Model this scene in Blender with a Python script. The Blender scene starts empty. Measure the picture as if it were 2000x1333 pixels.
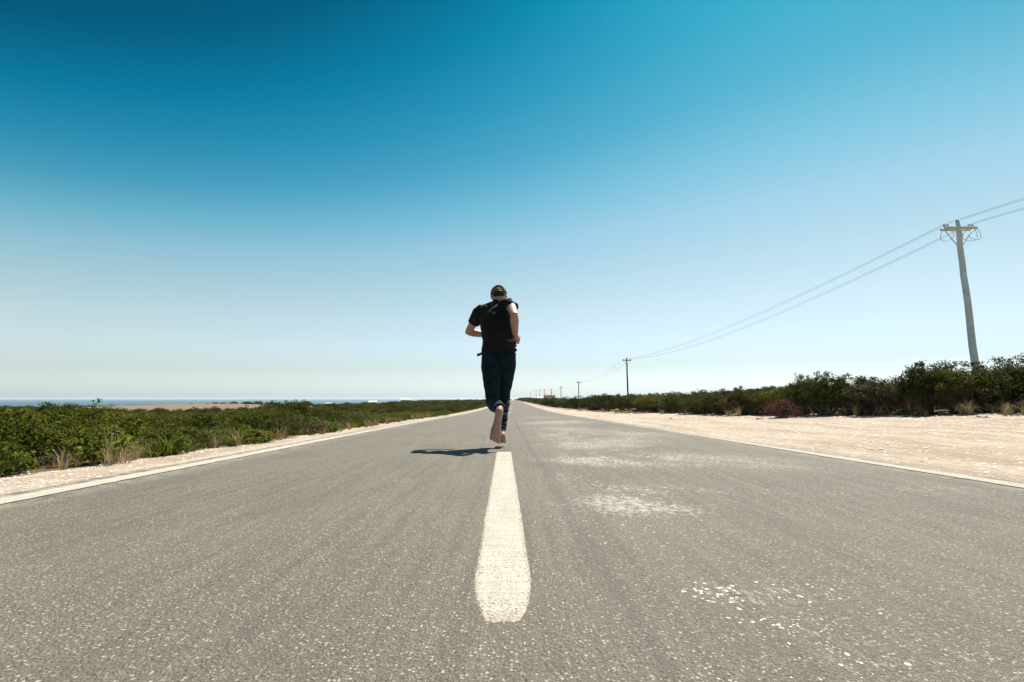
import bpy, bmesh, math, random
import numpy as np
from mathutils import Vector, Matrix, noise as mnoise

S = bpy.context.scene
COL = S.collection

# ------------------------------------------------------------------ camera
cam_d = bpy.data.cameras.new('camera')
cam_d.sensor_width = 36.0
cam_d.lens = 17.0
cam_d.clip_start = 0.05
cam_d.clip_end = 60000
cam = bpy.data.objects.new('camera', cam_d)
cam.location = (0, 0, 0.46)
cam.rotation_euler = (math.radians(90 + 6.766), 0, 0)
COL.objects.link(cam)
S.camera = cam

# ------------------------------------------------------------------ sky, sun, exposure
SUN_EL = math.radians(60)
SUN_AZ = math.radians(37)            # clockwise from +Y (ahead) towards +X (right)
w = bpy.data.worlds.new('World')
S.world = w
w.use_nodes = True
wn, wl = w.node_tree.nodes, w.node_tree.links
wn.clear()
sky = wn.new('ShaderNodeTexSky')
sky.sky_type = 'NISHITA'
sky.sun_disc = False
sky.sun_elevation = SUN_EL
sky.sun_rotation = SUN_AZ
sky.altitude = 0
sky.air_density = 1.0
sky.dust_density = 0.6
sky.ozone_density = 2.0
# clear-day, polarised grade of that sky: pale and milky at the horizon, deep cyan-blue aloft and away from the sun
tcw = wn.new('ShaderNodeTexCoord'); sepw = wn.new('ShaderNodeSeparateXYZ')
tint = wn.new('ShaderNodeValToRGB')
stops = [(0.0, (1.18, 1.52, 2.15)), (0.03, (1.28, 1.42, 1.70)), (0.07, (1.24, 1.25, 1.30)), (0.12, (1.48, 1.41, 1.32)),
         (0.18, (1.62, 1.50, 1.23)), (0.24, (1.55, 1.54, 1.20)), (0.30, (1.28, 1.56, 1.25)), (0.35, (0.80, 1.46, 1.21)), (0.40, (0.36, 1.22, 1.09)),
         (0.45, (0.13, 1.03, 1.00)), (0.50, (0.014, 0.82, 0.88)), (0.56, (0.004, 0.48, 0.55)), (1.0, (0.004, 0.42, 0.49))]
el = tint.color_ramp.elements
while len(el) < len(stops): el.new(0.5)
for e_, (p_, c_) in zip(el, stops):
    e_.position = p_; e_.color = (*[x / 2.3 for x in c_], 1)
mul = wn.new('ShaderNodeMix'); mul.data_type = 'RGBA'; mul.blend_type = 'MULTIPLY'; mul.inputs[0].default_value = 1.0
bg = wn.new('ShaderNodeBackground'); bg.inputs[1].default_value = 0.115
wo = wn.new('ShaderNodeOutputWorld')
dotw = wn.new('ShaderNodeVectorMath'); dotw.operation = 'DOT_PRODUCT'
dotw.inputs[1].default_value = (math.sin(SUN_AZ) * math.cos(SUN_EL), math.cos(SUN_AZ) * math.cos(SUN_EL), math.sin(SUN_EL))
awayw = wn.new('ShaderNodeMath'); awayw.operation = 'MULTIPLY_ADD'; awayw.inputs[1].default_value = -0.85; awayw.inputs[2].default_value = 1.51
drvw = wn.new('ShaderNodeMath'); drvw.operation = 'MULTIPLY'
wl.new(tcw.outputs['Generated'], sepw.inputs[0]); wl.new(tcw.outputs['Generated'], dotw.inputs[0])
wl.new(dotw.outputs['Value'], awayw.inputs[0]); wl.new(awayw.outputs[0], drvw.inputs[0]); wl.new(sepw.outputs[2], drvw.inputs[1])
wl.new(drvw.outputs[0], tint.inputs[0])
wl.new(sky.outputs[0], mul.inputs[6]); wl.new(tint.outputs[0], mul.inputs[7])
wl.new(mul.outputs[2], bg.inputs[0]); wl.new(bg.outputs[0], wo.inputs[0])

sun_d = bpy.data.lights.new('sun', 'SUN')
sun_d.energy = 5.0
sun_d.angle = math.radians(0.53)
sun_d.color = (1.0, 0.95, 0.87)
sun = bpy.data.objects.new('sun', sun_d)
to_sun = Vector((math.sin(SUN_AZ) * math.cos(SUN_EL), math.cos(SUN_AZ) * math.cos(SUN_EL), math.sin(SUN_EL)))
sun.rotation_euler = to_sun.to_track_quat('Z', 'Y').to_euler()
sun.location = to_sun * 50
COL.objects.link(sun)

vs = S.view_settings
vs.view_transform = 'Standard'
vs.look = 'None'
vs.exposure = 1.0
vs.gamma = 1.0
vs.use_curve_mapping = False
S.cycles.max_bounces = 6
S.cycles.transparent_max_bounces = 8

# ------------------------------------------------------------------ helpers
def link(o, parent=None):
    COL.objects.link(o)
    if parent:
        o.parent = parent
    return o

def tag(o, label=None, cat=None, group=None, kind=None):
    if label: o['label'] = label
    if cat: o['category'] = cat
    if group: o['group'] = group
    if kind: o['kind'] = kind
    return o

def empty(name, loc=(0, 0, 0), rz=0.0, sc=(1, 1, 1)):
    o = bpy.data.objects.new(name, None)
    o.empty_display_size = 0.1
    o.location = loc
    o.rotation_euler = (0, 0, rz)
    o.scale = sc
    return link(o)

def mesh_np(name, v, f, mats, smooth=False):
    """v (n,3) array, f (m,k) int array with constant k."""
    v = np.asarray(v, np.float32); f = np.asarray(f, np.int32)
    me = bpy.data.meshes.new(name)
    k = f.shape[1]
    me.vertices.add(len(v)); me.loops.add(f.size); me.polygons.add(len(f))
    me.vertices.foreach_set('co', v.ravel())
    me.loops.foreach_set('vertex_index', f.ravel())
    me.polygons.foreach_set('loop_start', np.arange(0, f.size, k, dtype=np.int32))
    me.polygons.foreach_set('loop_total', np.full(len(f), k, np.int32))
    if smooth:
        me.polygons.foreach_set('use_smooth', np.ones(len(f), bool))
    me.update(calc_edges=True)
    for m in (mats if isinstance(mats, (list, tuple)) else [mats]):
        me.materials.append(m)
    return me

def bm_mesh(name, bm, mat, smooth=False):
    me = bpy.data.meshes.new(name)
    bmesh.ops.recalc_face_normals(bm, faces=bm.faces)
    if smooth:
        for f in bm.faces: f.smooth = True
    bm.to_mesh(me); bm.free()
    me.materials.append(mat)
    return me

def obj(name, me, parent=None, loc=None):
    o = bpy.data.objects.new(name, me)
    if loc: o.location = loc
    return link(o, parent)

def smooth01(t):
    t = min(1.0, max(0.0, t))
    return t * t * (3 - 2 * t)

def interp(x, xs, ys):
    return float(np.interp(x, xs, ys))

def tube(bm, pts, rads, n=6, cap=True):
    """tube through pts with a radius per point"""
    pts = [Vector(p) for p in pts]
    rings = []
    prev = None
    for i, p in enumerate(pts):
        t = (pts[min(i + 1, len(pts) - 1)] - pts[max(i - 1, 0)])
        if t.length < 1e-9: t = Vector((0, 0, 1))
        t.normalize()
        if prev is None:
            a = Vector((1, 0, 0)) if abs(t.x) < 0.8 else Vector((0, 1, 0))
        else:
            a = prev
        a = (a - t * a.dot(t)).normalized()
        b = t.cross(a)
        prev = a
        r = rads[i] if hasattr(rads, '__len__') else rads
        rings.append([bm.verts.new(p + (a * math.cos(q) + b * math.sin(q)) * r)
                      for q in [2 * math.pi * k / n for k in range(n)]])
    for r0, r1 in zip(rings, rings[1:]):
        for k in range(n):
            bm.faces.new((r0[k], r0[(k + 1) % n], r1[(k + 1) % n], r1[k]))
    if cap:
        bm.faces.new(list(reversed(rings[0]))); bm.faces.new(rings[-1])

def box(bm, c, s, rot=None):
    m = Matrix.Translation(c) @ (rot.to_4x4() if rot else Matrix()) @ Matrix.Diagonal((s[0], s[1], s[2], 1))
    return bmesh.ops.create_cube(bm, size=1.0, matrix=m)

# ------------------------------------------------------------------ materials
def mat(name):
    m = bpy.data.materials.new(name)
    m.use_nodes = True
    nt = m.node_tree
    b = nt.nodes['Principled BSDF']
    return m, nt, b

def N(nt, typ, **kw):
    n = nt.nodes.new(typ)
    for k, v in kw.items():
        if k in n.inputs: n.inputs[k].default_value = v
        else: setattr(n, k, v)
    return n

def ramp(nt, src, stops, interp_='LINEAR'):
    r = nt.nodes.new('ShaderNodeValToRGB')
    r.color_ramp.interpolation = interp_
    e = r.color_ramp.elements
    while len(e) < len(stops): e.new(0.5)
    for el, (p, c) in zip(e, stops):
        el.position = p
        el.color = (c, c, c, 1) if not hasattr(c, '__len__') else (*c, 1)
    nt.links.new(src, r.inputs[0])
    return r.outputs[0]

def mixc(nt, fac, a, b, mode='MIX'):
    m = nt.nodes.new('ShaderNodeMix')
    m.data_type = 'RGBA'; m.blend_type = mode
    for s, v in ((m.inputs[0], fac), (m.inputs[6], a), (m.inputs[7], b)):
        if hasattr(v, 'is_linked') or hasattr(v, 'node'):
            nt.links.new(v, s)
        elif hasattr(v, '__len__'):
            s.default_value = (*v, 1) if len(v) == 3 else v
        else:
            s.default_value = v
    return m.outputs[2]

def math_(nt, op, a, b=None, c=None, clamp=False):
    m = nt.nodes.new('ShaderNodeMath'); m.operation = op; m.use_clamp = clamp
    for i, v in enumerate((a, b, c)):
        if v is None: continue
        if hasattr(v, 'node'): nt.links.new(v, m.inputs[i])
        else: m.inputs[i].default_value = v
    return m.outputs[0]

def wpos(nt):
    return nt.nodes.new('ShaderNodeNewGeometry').outputs['Position']

def noise_(nt, vec, scale, detail=4, rough=0.55, out='Fac'):
    n = nt.nodes.new('ShaderNodeTexNoise')
    n.inputs['Scale'].default_value = scale
    n.inputs['Detail'].default_value = detail
    n.inputs['Roughness'].default_value = rough
    nt.links.new(vec, n.inputs['Vector'])
    return n.outputs[out]

def voro(nt, vec, scale, feature='F1'):
    n = nt.nodes.new('ShaderNodeTexVoronoi')
    n.feature = feature
    n.inputs['Scale'].default_value = scale
    nt.links.new(vec, n.inputs['Vector'])
    return n

def scalev(nt, vec, s):
    n = nt.nodes.new('ShaderNodeVectorMath'); n.operation = 'MULTIPLY'
    nt.links.new(vec, n.inputs[0]); n.inputs[1].default_value = s
    return n.outputs[0]

def attr(nt, name, out='Fac'):
    n = nt.nodes.new('ShaderNodeAttribute'); n.attribute_name = name
    return n.outputs[out]

def bump(nt, b, height, strength=0.5, dist=0.01):
    n = nt.nodes.new('ShaderNodeBump')
    n.inputs['Strength'].default_value = strength
    n.inputs['Distance'].default_value = dist
    nt.links.new(height, n.inputs['Height'])
    nt.links.new(n.outputs[0], b.inputs['Normal'])

def plain(name, c, rough=0.8, var=0.15, scale=20.0, bmp=0.0, spec=0.3):
    m, nt, b = mat(name)
    p = wpos(nt)
    f = noise_(nt, p, scale)
    lo = tuple(x * (1 - var) for x in c); hi = tuple(min(1, x * (1 + var)) for x in c)
    nt.links.new(ramp(nt, f, [(0.3, lo), (0.7, hi)]), b.inputs['Base Color'])
    b.inputs['Roughness'].default_value = rough
    b.inputs['Specular IOR Level'].default_value = spec
    if bmp: bump(nt, b, f, bmp, 0.01)
    return m

def asphalt_color(nt, p):
    """sun-bleached asphalt: grey-brown binder, pale aggregate chips, long wear streaks"""
    v1 = voro(nt, p, 120.0); v2 = voro(nt, p, 240.0)
    c1 = nt.nodes.new('ShaderNodeSeparateColor'); nt.links.new(v1.outputs['Color'], c1.inputs[0])
    c2 = nt.nodes.new('ShaderNodeSeparateColor'); nt.links.new(v2.outputs['Color'], c2.inputs[0])
    sp = scalev(nt, p, (1.0, 0.04, 1.0))
    streak = noise_(nt, sp, 22.0, 5, 0.65)
    big = noise_(nt, p, 0.6, 4)
    fine = noise_(nt, p, 420.0, 2)
    base = ramp(nt, streak, [(0.30, (0.080, 0.069, 0.050)), (0.70, (0.145, 0.126, 0.092))])
    base = mixc(nt, ramp(nt, big, [(0.35, 0.0), (0.7, 0.45)]), base, (0.170, 0.148, 0.109))
    base = mixc(nt, ramp(nt, fine, [(0.38, 0.75), (0.54, 0.0)]), base, (0.045, 0.040, 0.033))
    ch1 = math_(nt, 'MULTIPLY', ramp(nt, c1.outputs[0], [(0.74, 0.0), (0.90, 1.0)]),
                ramp(nt, v1.outputs['Distance'], [(0.30, 1.0), (0.44, 0.0)]))
    base = mixc(nt, math_(nt, 'MULTIPLY', ch1, 0.85), base, (0.37, 0.33, 0.258))
    ch2 = math_(nt, 'MULTIPLY', ramp(nt, c2.outputs[1], [(0.72, 0.0), (0.8, 1.0)]),
                ramp(nt, v2.outputs['Distance'], [(0.3, 1.0), (0.5, 0.0)]))
    base = mixc(nt, math_(nt, 'MULTIPLY', ch2, 0.6), base, (0.29, 0.262, 0.205))
    dk = math_(nt, 'MULTIPLY', ramp(nt, c1.outputs[2], [(0.86, 0.0), (0.9, 1.0)]),
               ramp(nt, v1.outputs['Distance'], [(0.25, 1.0), (0.4, 0.0)]))
    base = mixc(nt, math_(nt, 'MULTIPLY', dk, 0.6), base, (0.05, 0.046, 0.04))
    blot = noise_(nt, scalev(nt, p, (1.0, 0.35, 1.0)), 2.2, 5, 0.6)
    base = mixc(nt, ramp(nt, blot, [(0.52, 0.0), (0.72, 0.45)]), base, (0.075, 0.066, 0.052))
    h = math_(nt, 'ADD', math_(nt, 'MULTIPLY', v1.outputs['Distance'], -0.6),
              math_(nt, 'MULTIPLY', v2.outputs['Distance'], -0.35))
    return base, h

def make_asphalt():
    m, nt, b = mat('asphalt')
    p = wpos(nt)
    base, h = asphalt_color(nt, p)
    u = attr(nt, 'lateral')
    # pale chalky stains rubbed into the right lane
    grit = noise_(nt, scalev(nt, p, (1.0, 0.6, 1)), 42.0, 5, 0.75)
    st = ramp(nt, math_(nt, 'ADD', math_(nt, 'MULTIPLY', attr(nt, 'stain'), 0.25), grit), [(0.65, 0.0), (0.84, 1.0)])
    st = math_(nt, 'MULTIPLY', st, 0.8)
    base = mixc(nt, st, base, (0.40, 0.36, 0.305))
    # blown sand along the outer edges
    edge = ramp(nt, math_(nt, 'MULTIPLY', math_(nt, 'ABSOLUTE', math_(nt, 'ADD', u, -0.27)), 0.3), [(0.68, 0.0), (0.80, 1.0)])
    dust = math_(nt, 'MULTIPLY', edge, ramp(nt, noise_(nt, p, 9.0, 6, 0.7), [(0.42, 0.0), (0.60, 0.8)]))
    base = mixc(nt, dust, base, (0.34, 0.29, 0.235))
    # the paving seam right of the centre line: newer, slightly darker mat beside it
    seam = ramp(nt, math_(nt, 'ABSOLUTE', math_(nt, 'ADD', u, math_(nt, 'MULTIPLY_ADD', noise_(nt, p, 3.0, 3), 0.04, -0.29))),
                [(0.0, 0.42), (0.04, 0.0)])
    base = mixc(nt, seam, base, (0.06, 0.055, 0.048))
    nt.links.new(base, b.inputs['Base Color'])
    b.inputs['Roughness'].default_value = 0.82
    b.inputs['Specular IOR Level'].default_value = 0.35
    bump(nt, b, h, 0.9, 0.006)
    return m

def make_paint():
    m, nt, b = mat('road_paint')
    p = wpos(nt)
    base, h = asphalt_color(nt, p)
    wear = noise_(nt, p, 160.0, 4, 0.7)
    bands = noise_(nt, scalev(nt, p, (1.0, 7.0, 1.0)), 7.0, 4, 0.6)
    white = ramp(nt, bands, [(0.3, (0.355, 0.325, 0.265)), (0.7, (0.425, 0.395, 0.33))])
    white = mixc(nt, ramp(nt, noise_(nt, p, 60.0, 3), [(0.3, 0.35), (0.6, 0.0)]), white, (0.31, 0.275, 0.22))
    worn = attr(nt, 'worn')
    thr = math_(nt, 'SUBTRACT', math_(nt, 'ADD', wear, math_(nt, 'MULTIPLY', bands, 0.12)), math_(nt, 'MULTIPLY', worn, 0.30))
    k = ramp(nt, thr, [(0.38, 1.0), (0.45, 0.0)])
    col = mixc(nt, k, white, base)
    grime = math_(nt, 'MULTIPLY', ramp(nt, noise_(nt, scalev(nt, p, (1.0, 0.2, 1.0)), 16.0, 5, 0.65), [(0.46, 0.0), (0.70, 0.5)]), 1.0)
    col = mixc(nt, grime, col, (0.27, 0.24, 0.19))
    blown = math_(nt, 'MULTIPLY', ramp(nt, noise_(nt, p, 3.5, 6, 0.7), [(0.45, 0.0), (0.62, 1.0)]), ramp(nt, worn, [(0.30, 0.0), (0.6, 0.9)]))
    col = mixc(nt, blown, col, (0.40, 0.335, 0.265))
    nt.links.new(col, b.inputs['Base Color'])
    b.inputs['Roughness'].default_value = 0.75
    b.inputs['Specular IOR Level'].default_value = 0.25
    bump(nt, b, math_(nt, 'ADD', h, math_(nt, 'MULTIPLY', wear, 0.6)), 0.6, 0.004)
    return m

def make_ground():
    m, nt, b = mat('sandy_ground')
    p = wpos(nt)
    sand_a = attr(nt, 'sand')
    n1 = noise_(nt, p, 1.3, 5); n2 = noise_(nt, p, 14.0, 6, 0.7); n3 = noise_(nt, p, 90.0, 4, 0.7)
    v = voro(nt, p, 32.0)
    vc = nt.nodes.new('ShaderNodeSeparateColor'); nt.links.new(v.outputs['Color'], vc.inputs[0])
    sand = ramp(nt, n1, [(0.3, (0.39, 0.315, 0.245)), (0.5, (0.47, 0.41, 0.335)), (0.75, (0.41, 0.335, 0.26))])
    sand = mixc(nt, ramp(nt, n2, [(0.34, 0.75), (0.56, 0.0)]), sand, (0.26, 0.190, 0.134))
    sand = mixc(nt, ramp(nt, n3, [(0.35, 0.45), (0.55, 0.0)]), sand, (0.23, 0.165, 0.115))
    sand = mixc(nt, ramp(nt, noise_(nt, scalev(nt, p, (1.0, 0.10, 1.0)), 3.5, 5, 0.65), [(0.44, 0.0), (0.62, 0.9)]), sand, (0.30, 0.228, 0.168))
    peb = math_(nt, 'MULTIPLY', ramp(nt, vc.outputs[0], [(0.72, 0.0), (0.8, 1.0)]), ramp(nt, v.outputs['Distance'], [(0.25, 1.0), (0.42, 0.0)]))
    sand = mixc(nt, math_(nt, 'MULTIPLY', peb, 0.8), sand, (0.52, 0.46, 0.38))
    soil = ramp(nt, n2, [(0.3, (0.10, 0.068, 0.042)), (0.5, (0.15, 0.105, 0.062)), (0.7, (0.075, 0.065, 0.026))])
    k = math_(nt, 'ADD', sand_a, math_(nt, 'MULTIPLY_ADD', n2, 0.5, -0.25))
    col = mixc(nt, ramp(nt, k, [(0.38, 0.0), (0.58, 1.0)]), soil, sand)
    nt.links.new(col, b.inputs['Base Color'])
    b.inputs['Roughness'].default_value = 0.95
    b.inputs['Specular IOR Level'].default_value = 0.1
    ruts = noise_(nt, scalev(nt, p, (1.0, 0.08, 1.0)), 5.0, 4, 0.6)
    h = math_(nt, 'ADD', math_(nt, 'MULTIPLY_ADD', ruts, 0.9, n2), math_(nt, 'ADD', math_(nt, 'MULTIPLY', n3, 0.4), math_(nt, 'MULTIPLY', peb, 0.3)))
    bump(nt, b, h, 0.8, 0.03)
    return m

def make_leaf(name, cols, trans=0.35):
    """cols: dark, mid, light leaf colours, spread leaf by leaf and clump by clump"""
    m, nt, b = mat(name)
    g = nt.nodes.new('ShaderNodeNewGeometry')
    oi = nt.nodes.new('ShaderNodeObjectInfo')
    tc = nt.nodes.new('ShaderNodeTexCoord')
    n = noise_(nt, tc.outputs['Object'], 5.0, 2)
    r = math_(nt, 'ADD', math_(nt, 'MULTIPLY', g.outputs['Random Per Island'], 0.55),
              math_(nt, 'MULTIPLY_ADD', n, 0.7, -0.13))
    r = math_(nt, 'ADD', r, math_(nt, 'MULTIPLY_ADD', oi.outputs['Random'], 0.36, -0.18))
    c = ramp(nt, r, [(0.1, cols[0]), (0.5, cols[1]), (0.92, cols[2])])
    nt.links.new(c, b.inputs['Base Color'])
    b.inputs['Roughness'].default_value = 0.7
    b.inputs['Specular IOR Level'].default_value = 0.08
    tr = nt.nodes.new('ShaderNodeBsdfTranslucent')
    nt.links.new(c, tr.inputs['Color'])
    mx = nt.nodes.new('ShaderNodeMixShader'); mx.inputs[0].default_value = trans
    out = nt.nodes['Material Output']
    nt.links.new(b.outputs[0], mx.inputs[1]); nt.links.new(tr.outputs[0], mx.inputs[2])
    nt.links.new(mx.outputs[0], out.inputs['Surface'])
    return m

def make_sea():
    m, nt, b = mat('sea_water')
    p = wpos(nt)
    n = noise_(nt, scalev(nt, p, (0.002, 0.006, 1)), 1.0, 4)
    nt.links.new(ramp(nt, n, [(0.3, (0.012, 0.060, 0.095)), (0.7, (0.020, 0.085, 0.125))]), b.inputs['Base Color'])
    b.inputs['Roughness'].default_value = 0.6
    b.inputs['Specular IOR Level'].default_value = 0.25
    bump(nt, b, noise_(nt, p, 0.2, 5), 1.0, 1.0)
    return m

M_ASPHALT = make_asphalt()
M_PAINT = make_paint()
M_GROUND = make_ground()
M_SEA = make_sea()
M_LEAF_R = make_leaf('juniper_leaves', [(0.015, 0.020, 0.004), (0.043, 0.053, 0.007), (0.115, 0.115, 0.017)])
M_LEAF_L = make_leaf('scrub_leaves', [(0.019, 0.025, 0.004), (0.058, 0.070, 0.007), (0.160, 0.158, 0.018)])
M_LEAF_BROWN = make_leaf('brownish_leaves', [(0.030, 0.022, 0.010), (0.070, 0.056, 0.022), (0.135, 0.105, 0.045)], 0.25)
M_LEAF_OLIVE = make_leaf('olive_leaves', [(0.030, 0.034, 0.008), (0.090, 0.092, 0.016), (0.19, 0.18, 0.035)])
M_LEAF_B = make_leaf('fresh_leaves', [(0.045, 0.065, 0.008), (0.10, 0.125, 0.014), (0.24, 0.25, 0.035)], 0.4)
M_LEAF_RED = make_leaf('red_dead_leaves', [(0.055, 0.020, 0.018), (0.105, 0.038, 0.034), (0.16, 0.065, 0.05)], 0.15)
M_DRY = make_leaf('dry_grass', [(0.17, 0.115, 0.055), (0.30, 0.22, 0.115), (0.46, 0.37, 0.22)], 0.3)
M_TWIG = plain('twig_bark', (0.115, 0.078, 0.055), 0.9, 0.4, 30)
M_TWIG_PALE = plain('bleached_wood', (0.36, 0.30, 0.225), 0.9, 0.25, 30)
M_STONE = plain('limestone', (0.50, 0.43, 0.345), 0.95, 0.25, 25, 0.4)
M_GRIT = plain('grit', (0.33, 0.305, 0.255), 0.9, 0.3, 80)
M_CHALK = plain('chalky_flake', (0.52, 0.47, 0.40), 0.9, 0.15, 80, 0.3)
M_POLE_PALE = plain('lightened_pole_wood', (0.72, 0.73, 0.72), 0.9, 0.12, 6, 0.3)  # same wood as the other poles, brightness painted in to offset its backlit shade
M_POLE = plain('weathered_pole_wood', (0.10, 0.105, 0.095), 0.9, 0.2, 6, 0.3)
M_WIRE = plain('wire_metal', (0.22, 0.25, 0.27), 0.6, 0.05, 5)
M_INSUL = plain('insulator_ceramic', (0.35, 0.36, 0.36), 0.3, 0.05, 5)
M_WALL = plain('white_render', (0.62, 0.58, 0.53), 0.9, 0.06, 2)
M_ROOF = plain('clay_roof', (0.42, 0.29, 0.24), 0.9, 0.15, 3)
M_GLASS = plain('window_glass', (0.03, 0.035, 0.04), 0.15, 0.1, 2, 0, 0.5)
M_PETAL = plain('yellow_petals', (0.62, 0.50, 0.16), 0.7, 0.15, 40)

# ------------------------------------------------------------------ the lie of the land
RY = [-60, 0, 2, 4, 7.4, 12, 20, 25, 30, 45, 60, 90, 130, 300, 700, 2600]
RZ = [0.10, 0, 0, -0.032, -0.075, -0.145, -0.26, -0.335, -0.39, -0.455, -0.49, -0.48, -0.45, -0.9, -2.2, -6.0]
CY = [-60, 0, 12, 20, 30, 45, 130, 300, 2600]
CX = [0.9, 0.0, -0.19, -0.22, -0.17, -0.05, 0.30, 1.5, 30]
WR_Y = [-60, 12, 30, 60, 3000]
WR = [2.86, 2.84, 2.65, 2.45, 2.45]
LEFT_W = 2.33

def _sm(xs, ys):
    def f(y):
        # light smoothing of the control polyline
        h = 0.12 * abs(y) + 0.6
        return (interp(y - h, xs, ys) + 2 * interp(y, xs, ys) + interp(y + h, xs, ys)) / 4
    return f
road_z = _sm(RY, RZ)
road_x = _sm(CY, CX)
road_wr = _sm(WR_Y, WR)
SEA_Z = -14.0

def bumps(x, y, s, amp, seed=0.0):
    return amp * mnoise.noise((x * s + seed, y * s - seed, seed))

def ground_z(x, y):
    xc = road_x(y); zr = road_z(y)
    ul = (xc - LEFT_W - 0.10) - x
    ur = x - (xc + road_wr(y) + 0.06)
    d = math.hypot(x, y)
    if ul <= 0 and ur <= 0:
        e = max(ul, ur)
        return zr - 0.012 - 0.05 * smooth01(-e / 0.25)
    if ul > 0:
        z = zr - 0.012 - 0.09 * smooth01((ul - 0.5) / 1.6) - 0.012 * min(ul, 25)
        z += bumps(x, y, 0.9, 0.03 * smooth01(ul / 1.2)) + bumps(x, y, 6.0, 0.012 * smooth01(ul / 0.3), 3)
        # a bare rise, then the long fall to the sea
        z += 0.85 * math.exp(-((x + 38) / 15) ** 2 - ((y - 60) / 17) ** 2)
        az = math.degrees(math.atan2(-x, max(y, 1e-3)))
        k = smooth01((az - 8) / 12)
        slope = 0.0014 + 0.0120 * k
        z -= slope * max(0.0, d - 60 - 40 * (1 - k)) * smooth01((ul - 2) / 20)
        z += bumps(x, y, 0.02, 0.5 * smooth01((d - 120) / 300), 7)
    else:
        near = math.exp(-max(0.0, y - 10) / 70)
        z = zr - 0.012 + 0.052 * min(ur, 8) * near
        z += bumps(x, y, 0.8, 0.035 * smooth01(ur / 1.0), 5) + bumps(x, y, 5.0, 0.014 * smooth01(ur / 0.25), 9)
        z -= 1.1 * smooth01((y - 55) / 40) * smooth01((ur - 4) / 8)
        z += bumps(x, y, 0.02, 0.35 * smooth01((d - 120) / 300), 11)
        z += 2.0 * smooth01((d - 150) / 900)
    return max(z, SEA_Z - 6)

# edge of the vegetation, as lateral positions by distance
VL_Y = [-60, 0, 3, 4, 5.6, 9.4, 16, 30, 60, 130, 600]
VL_X = [-2.4, -3.35, -3.25, -3.22, -3.18, -3.15, -3.15, -3.05, -2.85, -2.6, -2.5]
VR_Y = [-60, 0, 5, 8, 12, 16, 24, 45, 90, 130, 600]
VR_X = [9.5, 9.5, 9.2, 8.5, 6.5, 5.9, 5.15, 4.1, 3.4, 3.4, 4.8]
def veg_l(y): return interp(y, VL_Y, VL_X)
def veg_r(y): return interp(y, VR_Y, VR_X)

CLEARINGS = [(-38, 52, 15, 15), (-29, 48, 9, 11), (-47, 60, 10, 9), (-33, 88, 9, 5), (-30, 150, 14, 6), (-26, 108, 6, 4), (-14, 190, 6, 8), (-60, 230, 25, 9), (-24, 64, 3.0, 2.2)]
def clearing(x, y):
    s = 0.0
    for cx, cy, rx, ry in CLEARINGS:
        q = ((x - cx) / rx) ** 2 + ((y - cy) / ry) ** 2
        s = max(s, 1 - smooth01((q - 0.55) / 0.8))
    return s

def sand_amount(x, y):
    if x > road_x(y):
        return max(0.0, 1 - smooth01((x - veg_r(y) + 0.7) / 1.3))
    s = 1 - smooth01((veg_l(y) - x + 0.2) / 0.5)
    return max(s, 0.41 * clearing(x, y))

def build_ground():
    off = [0.0]
    # columns measured from the road centre so that the verge follows the road
    cols = [-2.9, -2.7, -2.5, -2.43, -2.2, -1.5, 0, 1.5, 2.6, 2.75, 2.9, 3.0, 3.2]
    a = 3.4; st = 0.22
    right = []
    while a < 3500:
        right.append(a); st *= 1.07 if a > 8 else 1.02; a += st
    right.append(6000)
    a = -3.1; st = 0.22; left = []
    while a > -3500:
        left.append(a); st *= 1.065 if a < -7 else 1.02; a -= st
    left.append(-6000)
    xs = sorted(left + cols + right)
    ys = [-60, -40, -25, -15, -8, -4, -2]
    a = -1; st = 0.25
    while a < 3000:
        ys.append(a); st *= 1.0 if a < 10 else 1.045; a += st
    ys += [4500, 6500]
    nx, ny = len(xs), len(ys)
    v = np.empty((ny, nx, 3), np.float32); sand = np.empty((ny, nx), np.float32)
    for j, y in enumerate(ys):
        xc = road_x(y)
        for i, u in enumerate(xs):
            x = u + xc
            v[j, i] = (x, y, ground_z(x, y)); sand[j, i] = sand_amount(x, y)
    idx = np.arange(nx * ny).reshape(ny, nx)
    f = np.stack([idx[:-1, :-1], idx[:-1, 1:], idx[1:, 1:], idx[1:, :-1]], -1).reshape(-1, 4)
    me = mesh_np('ground', v.reshape(-1, 3), f, M_GROUND, True)
    at = me.attributes.new('sand', 'FLOAT', 'POINT'); at.data.foreach_set('value', sand.ravel())
    tag(obj('ground', me), kind='structure')

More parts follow.
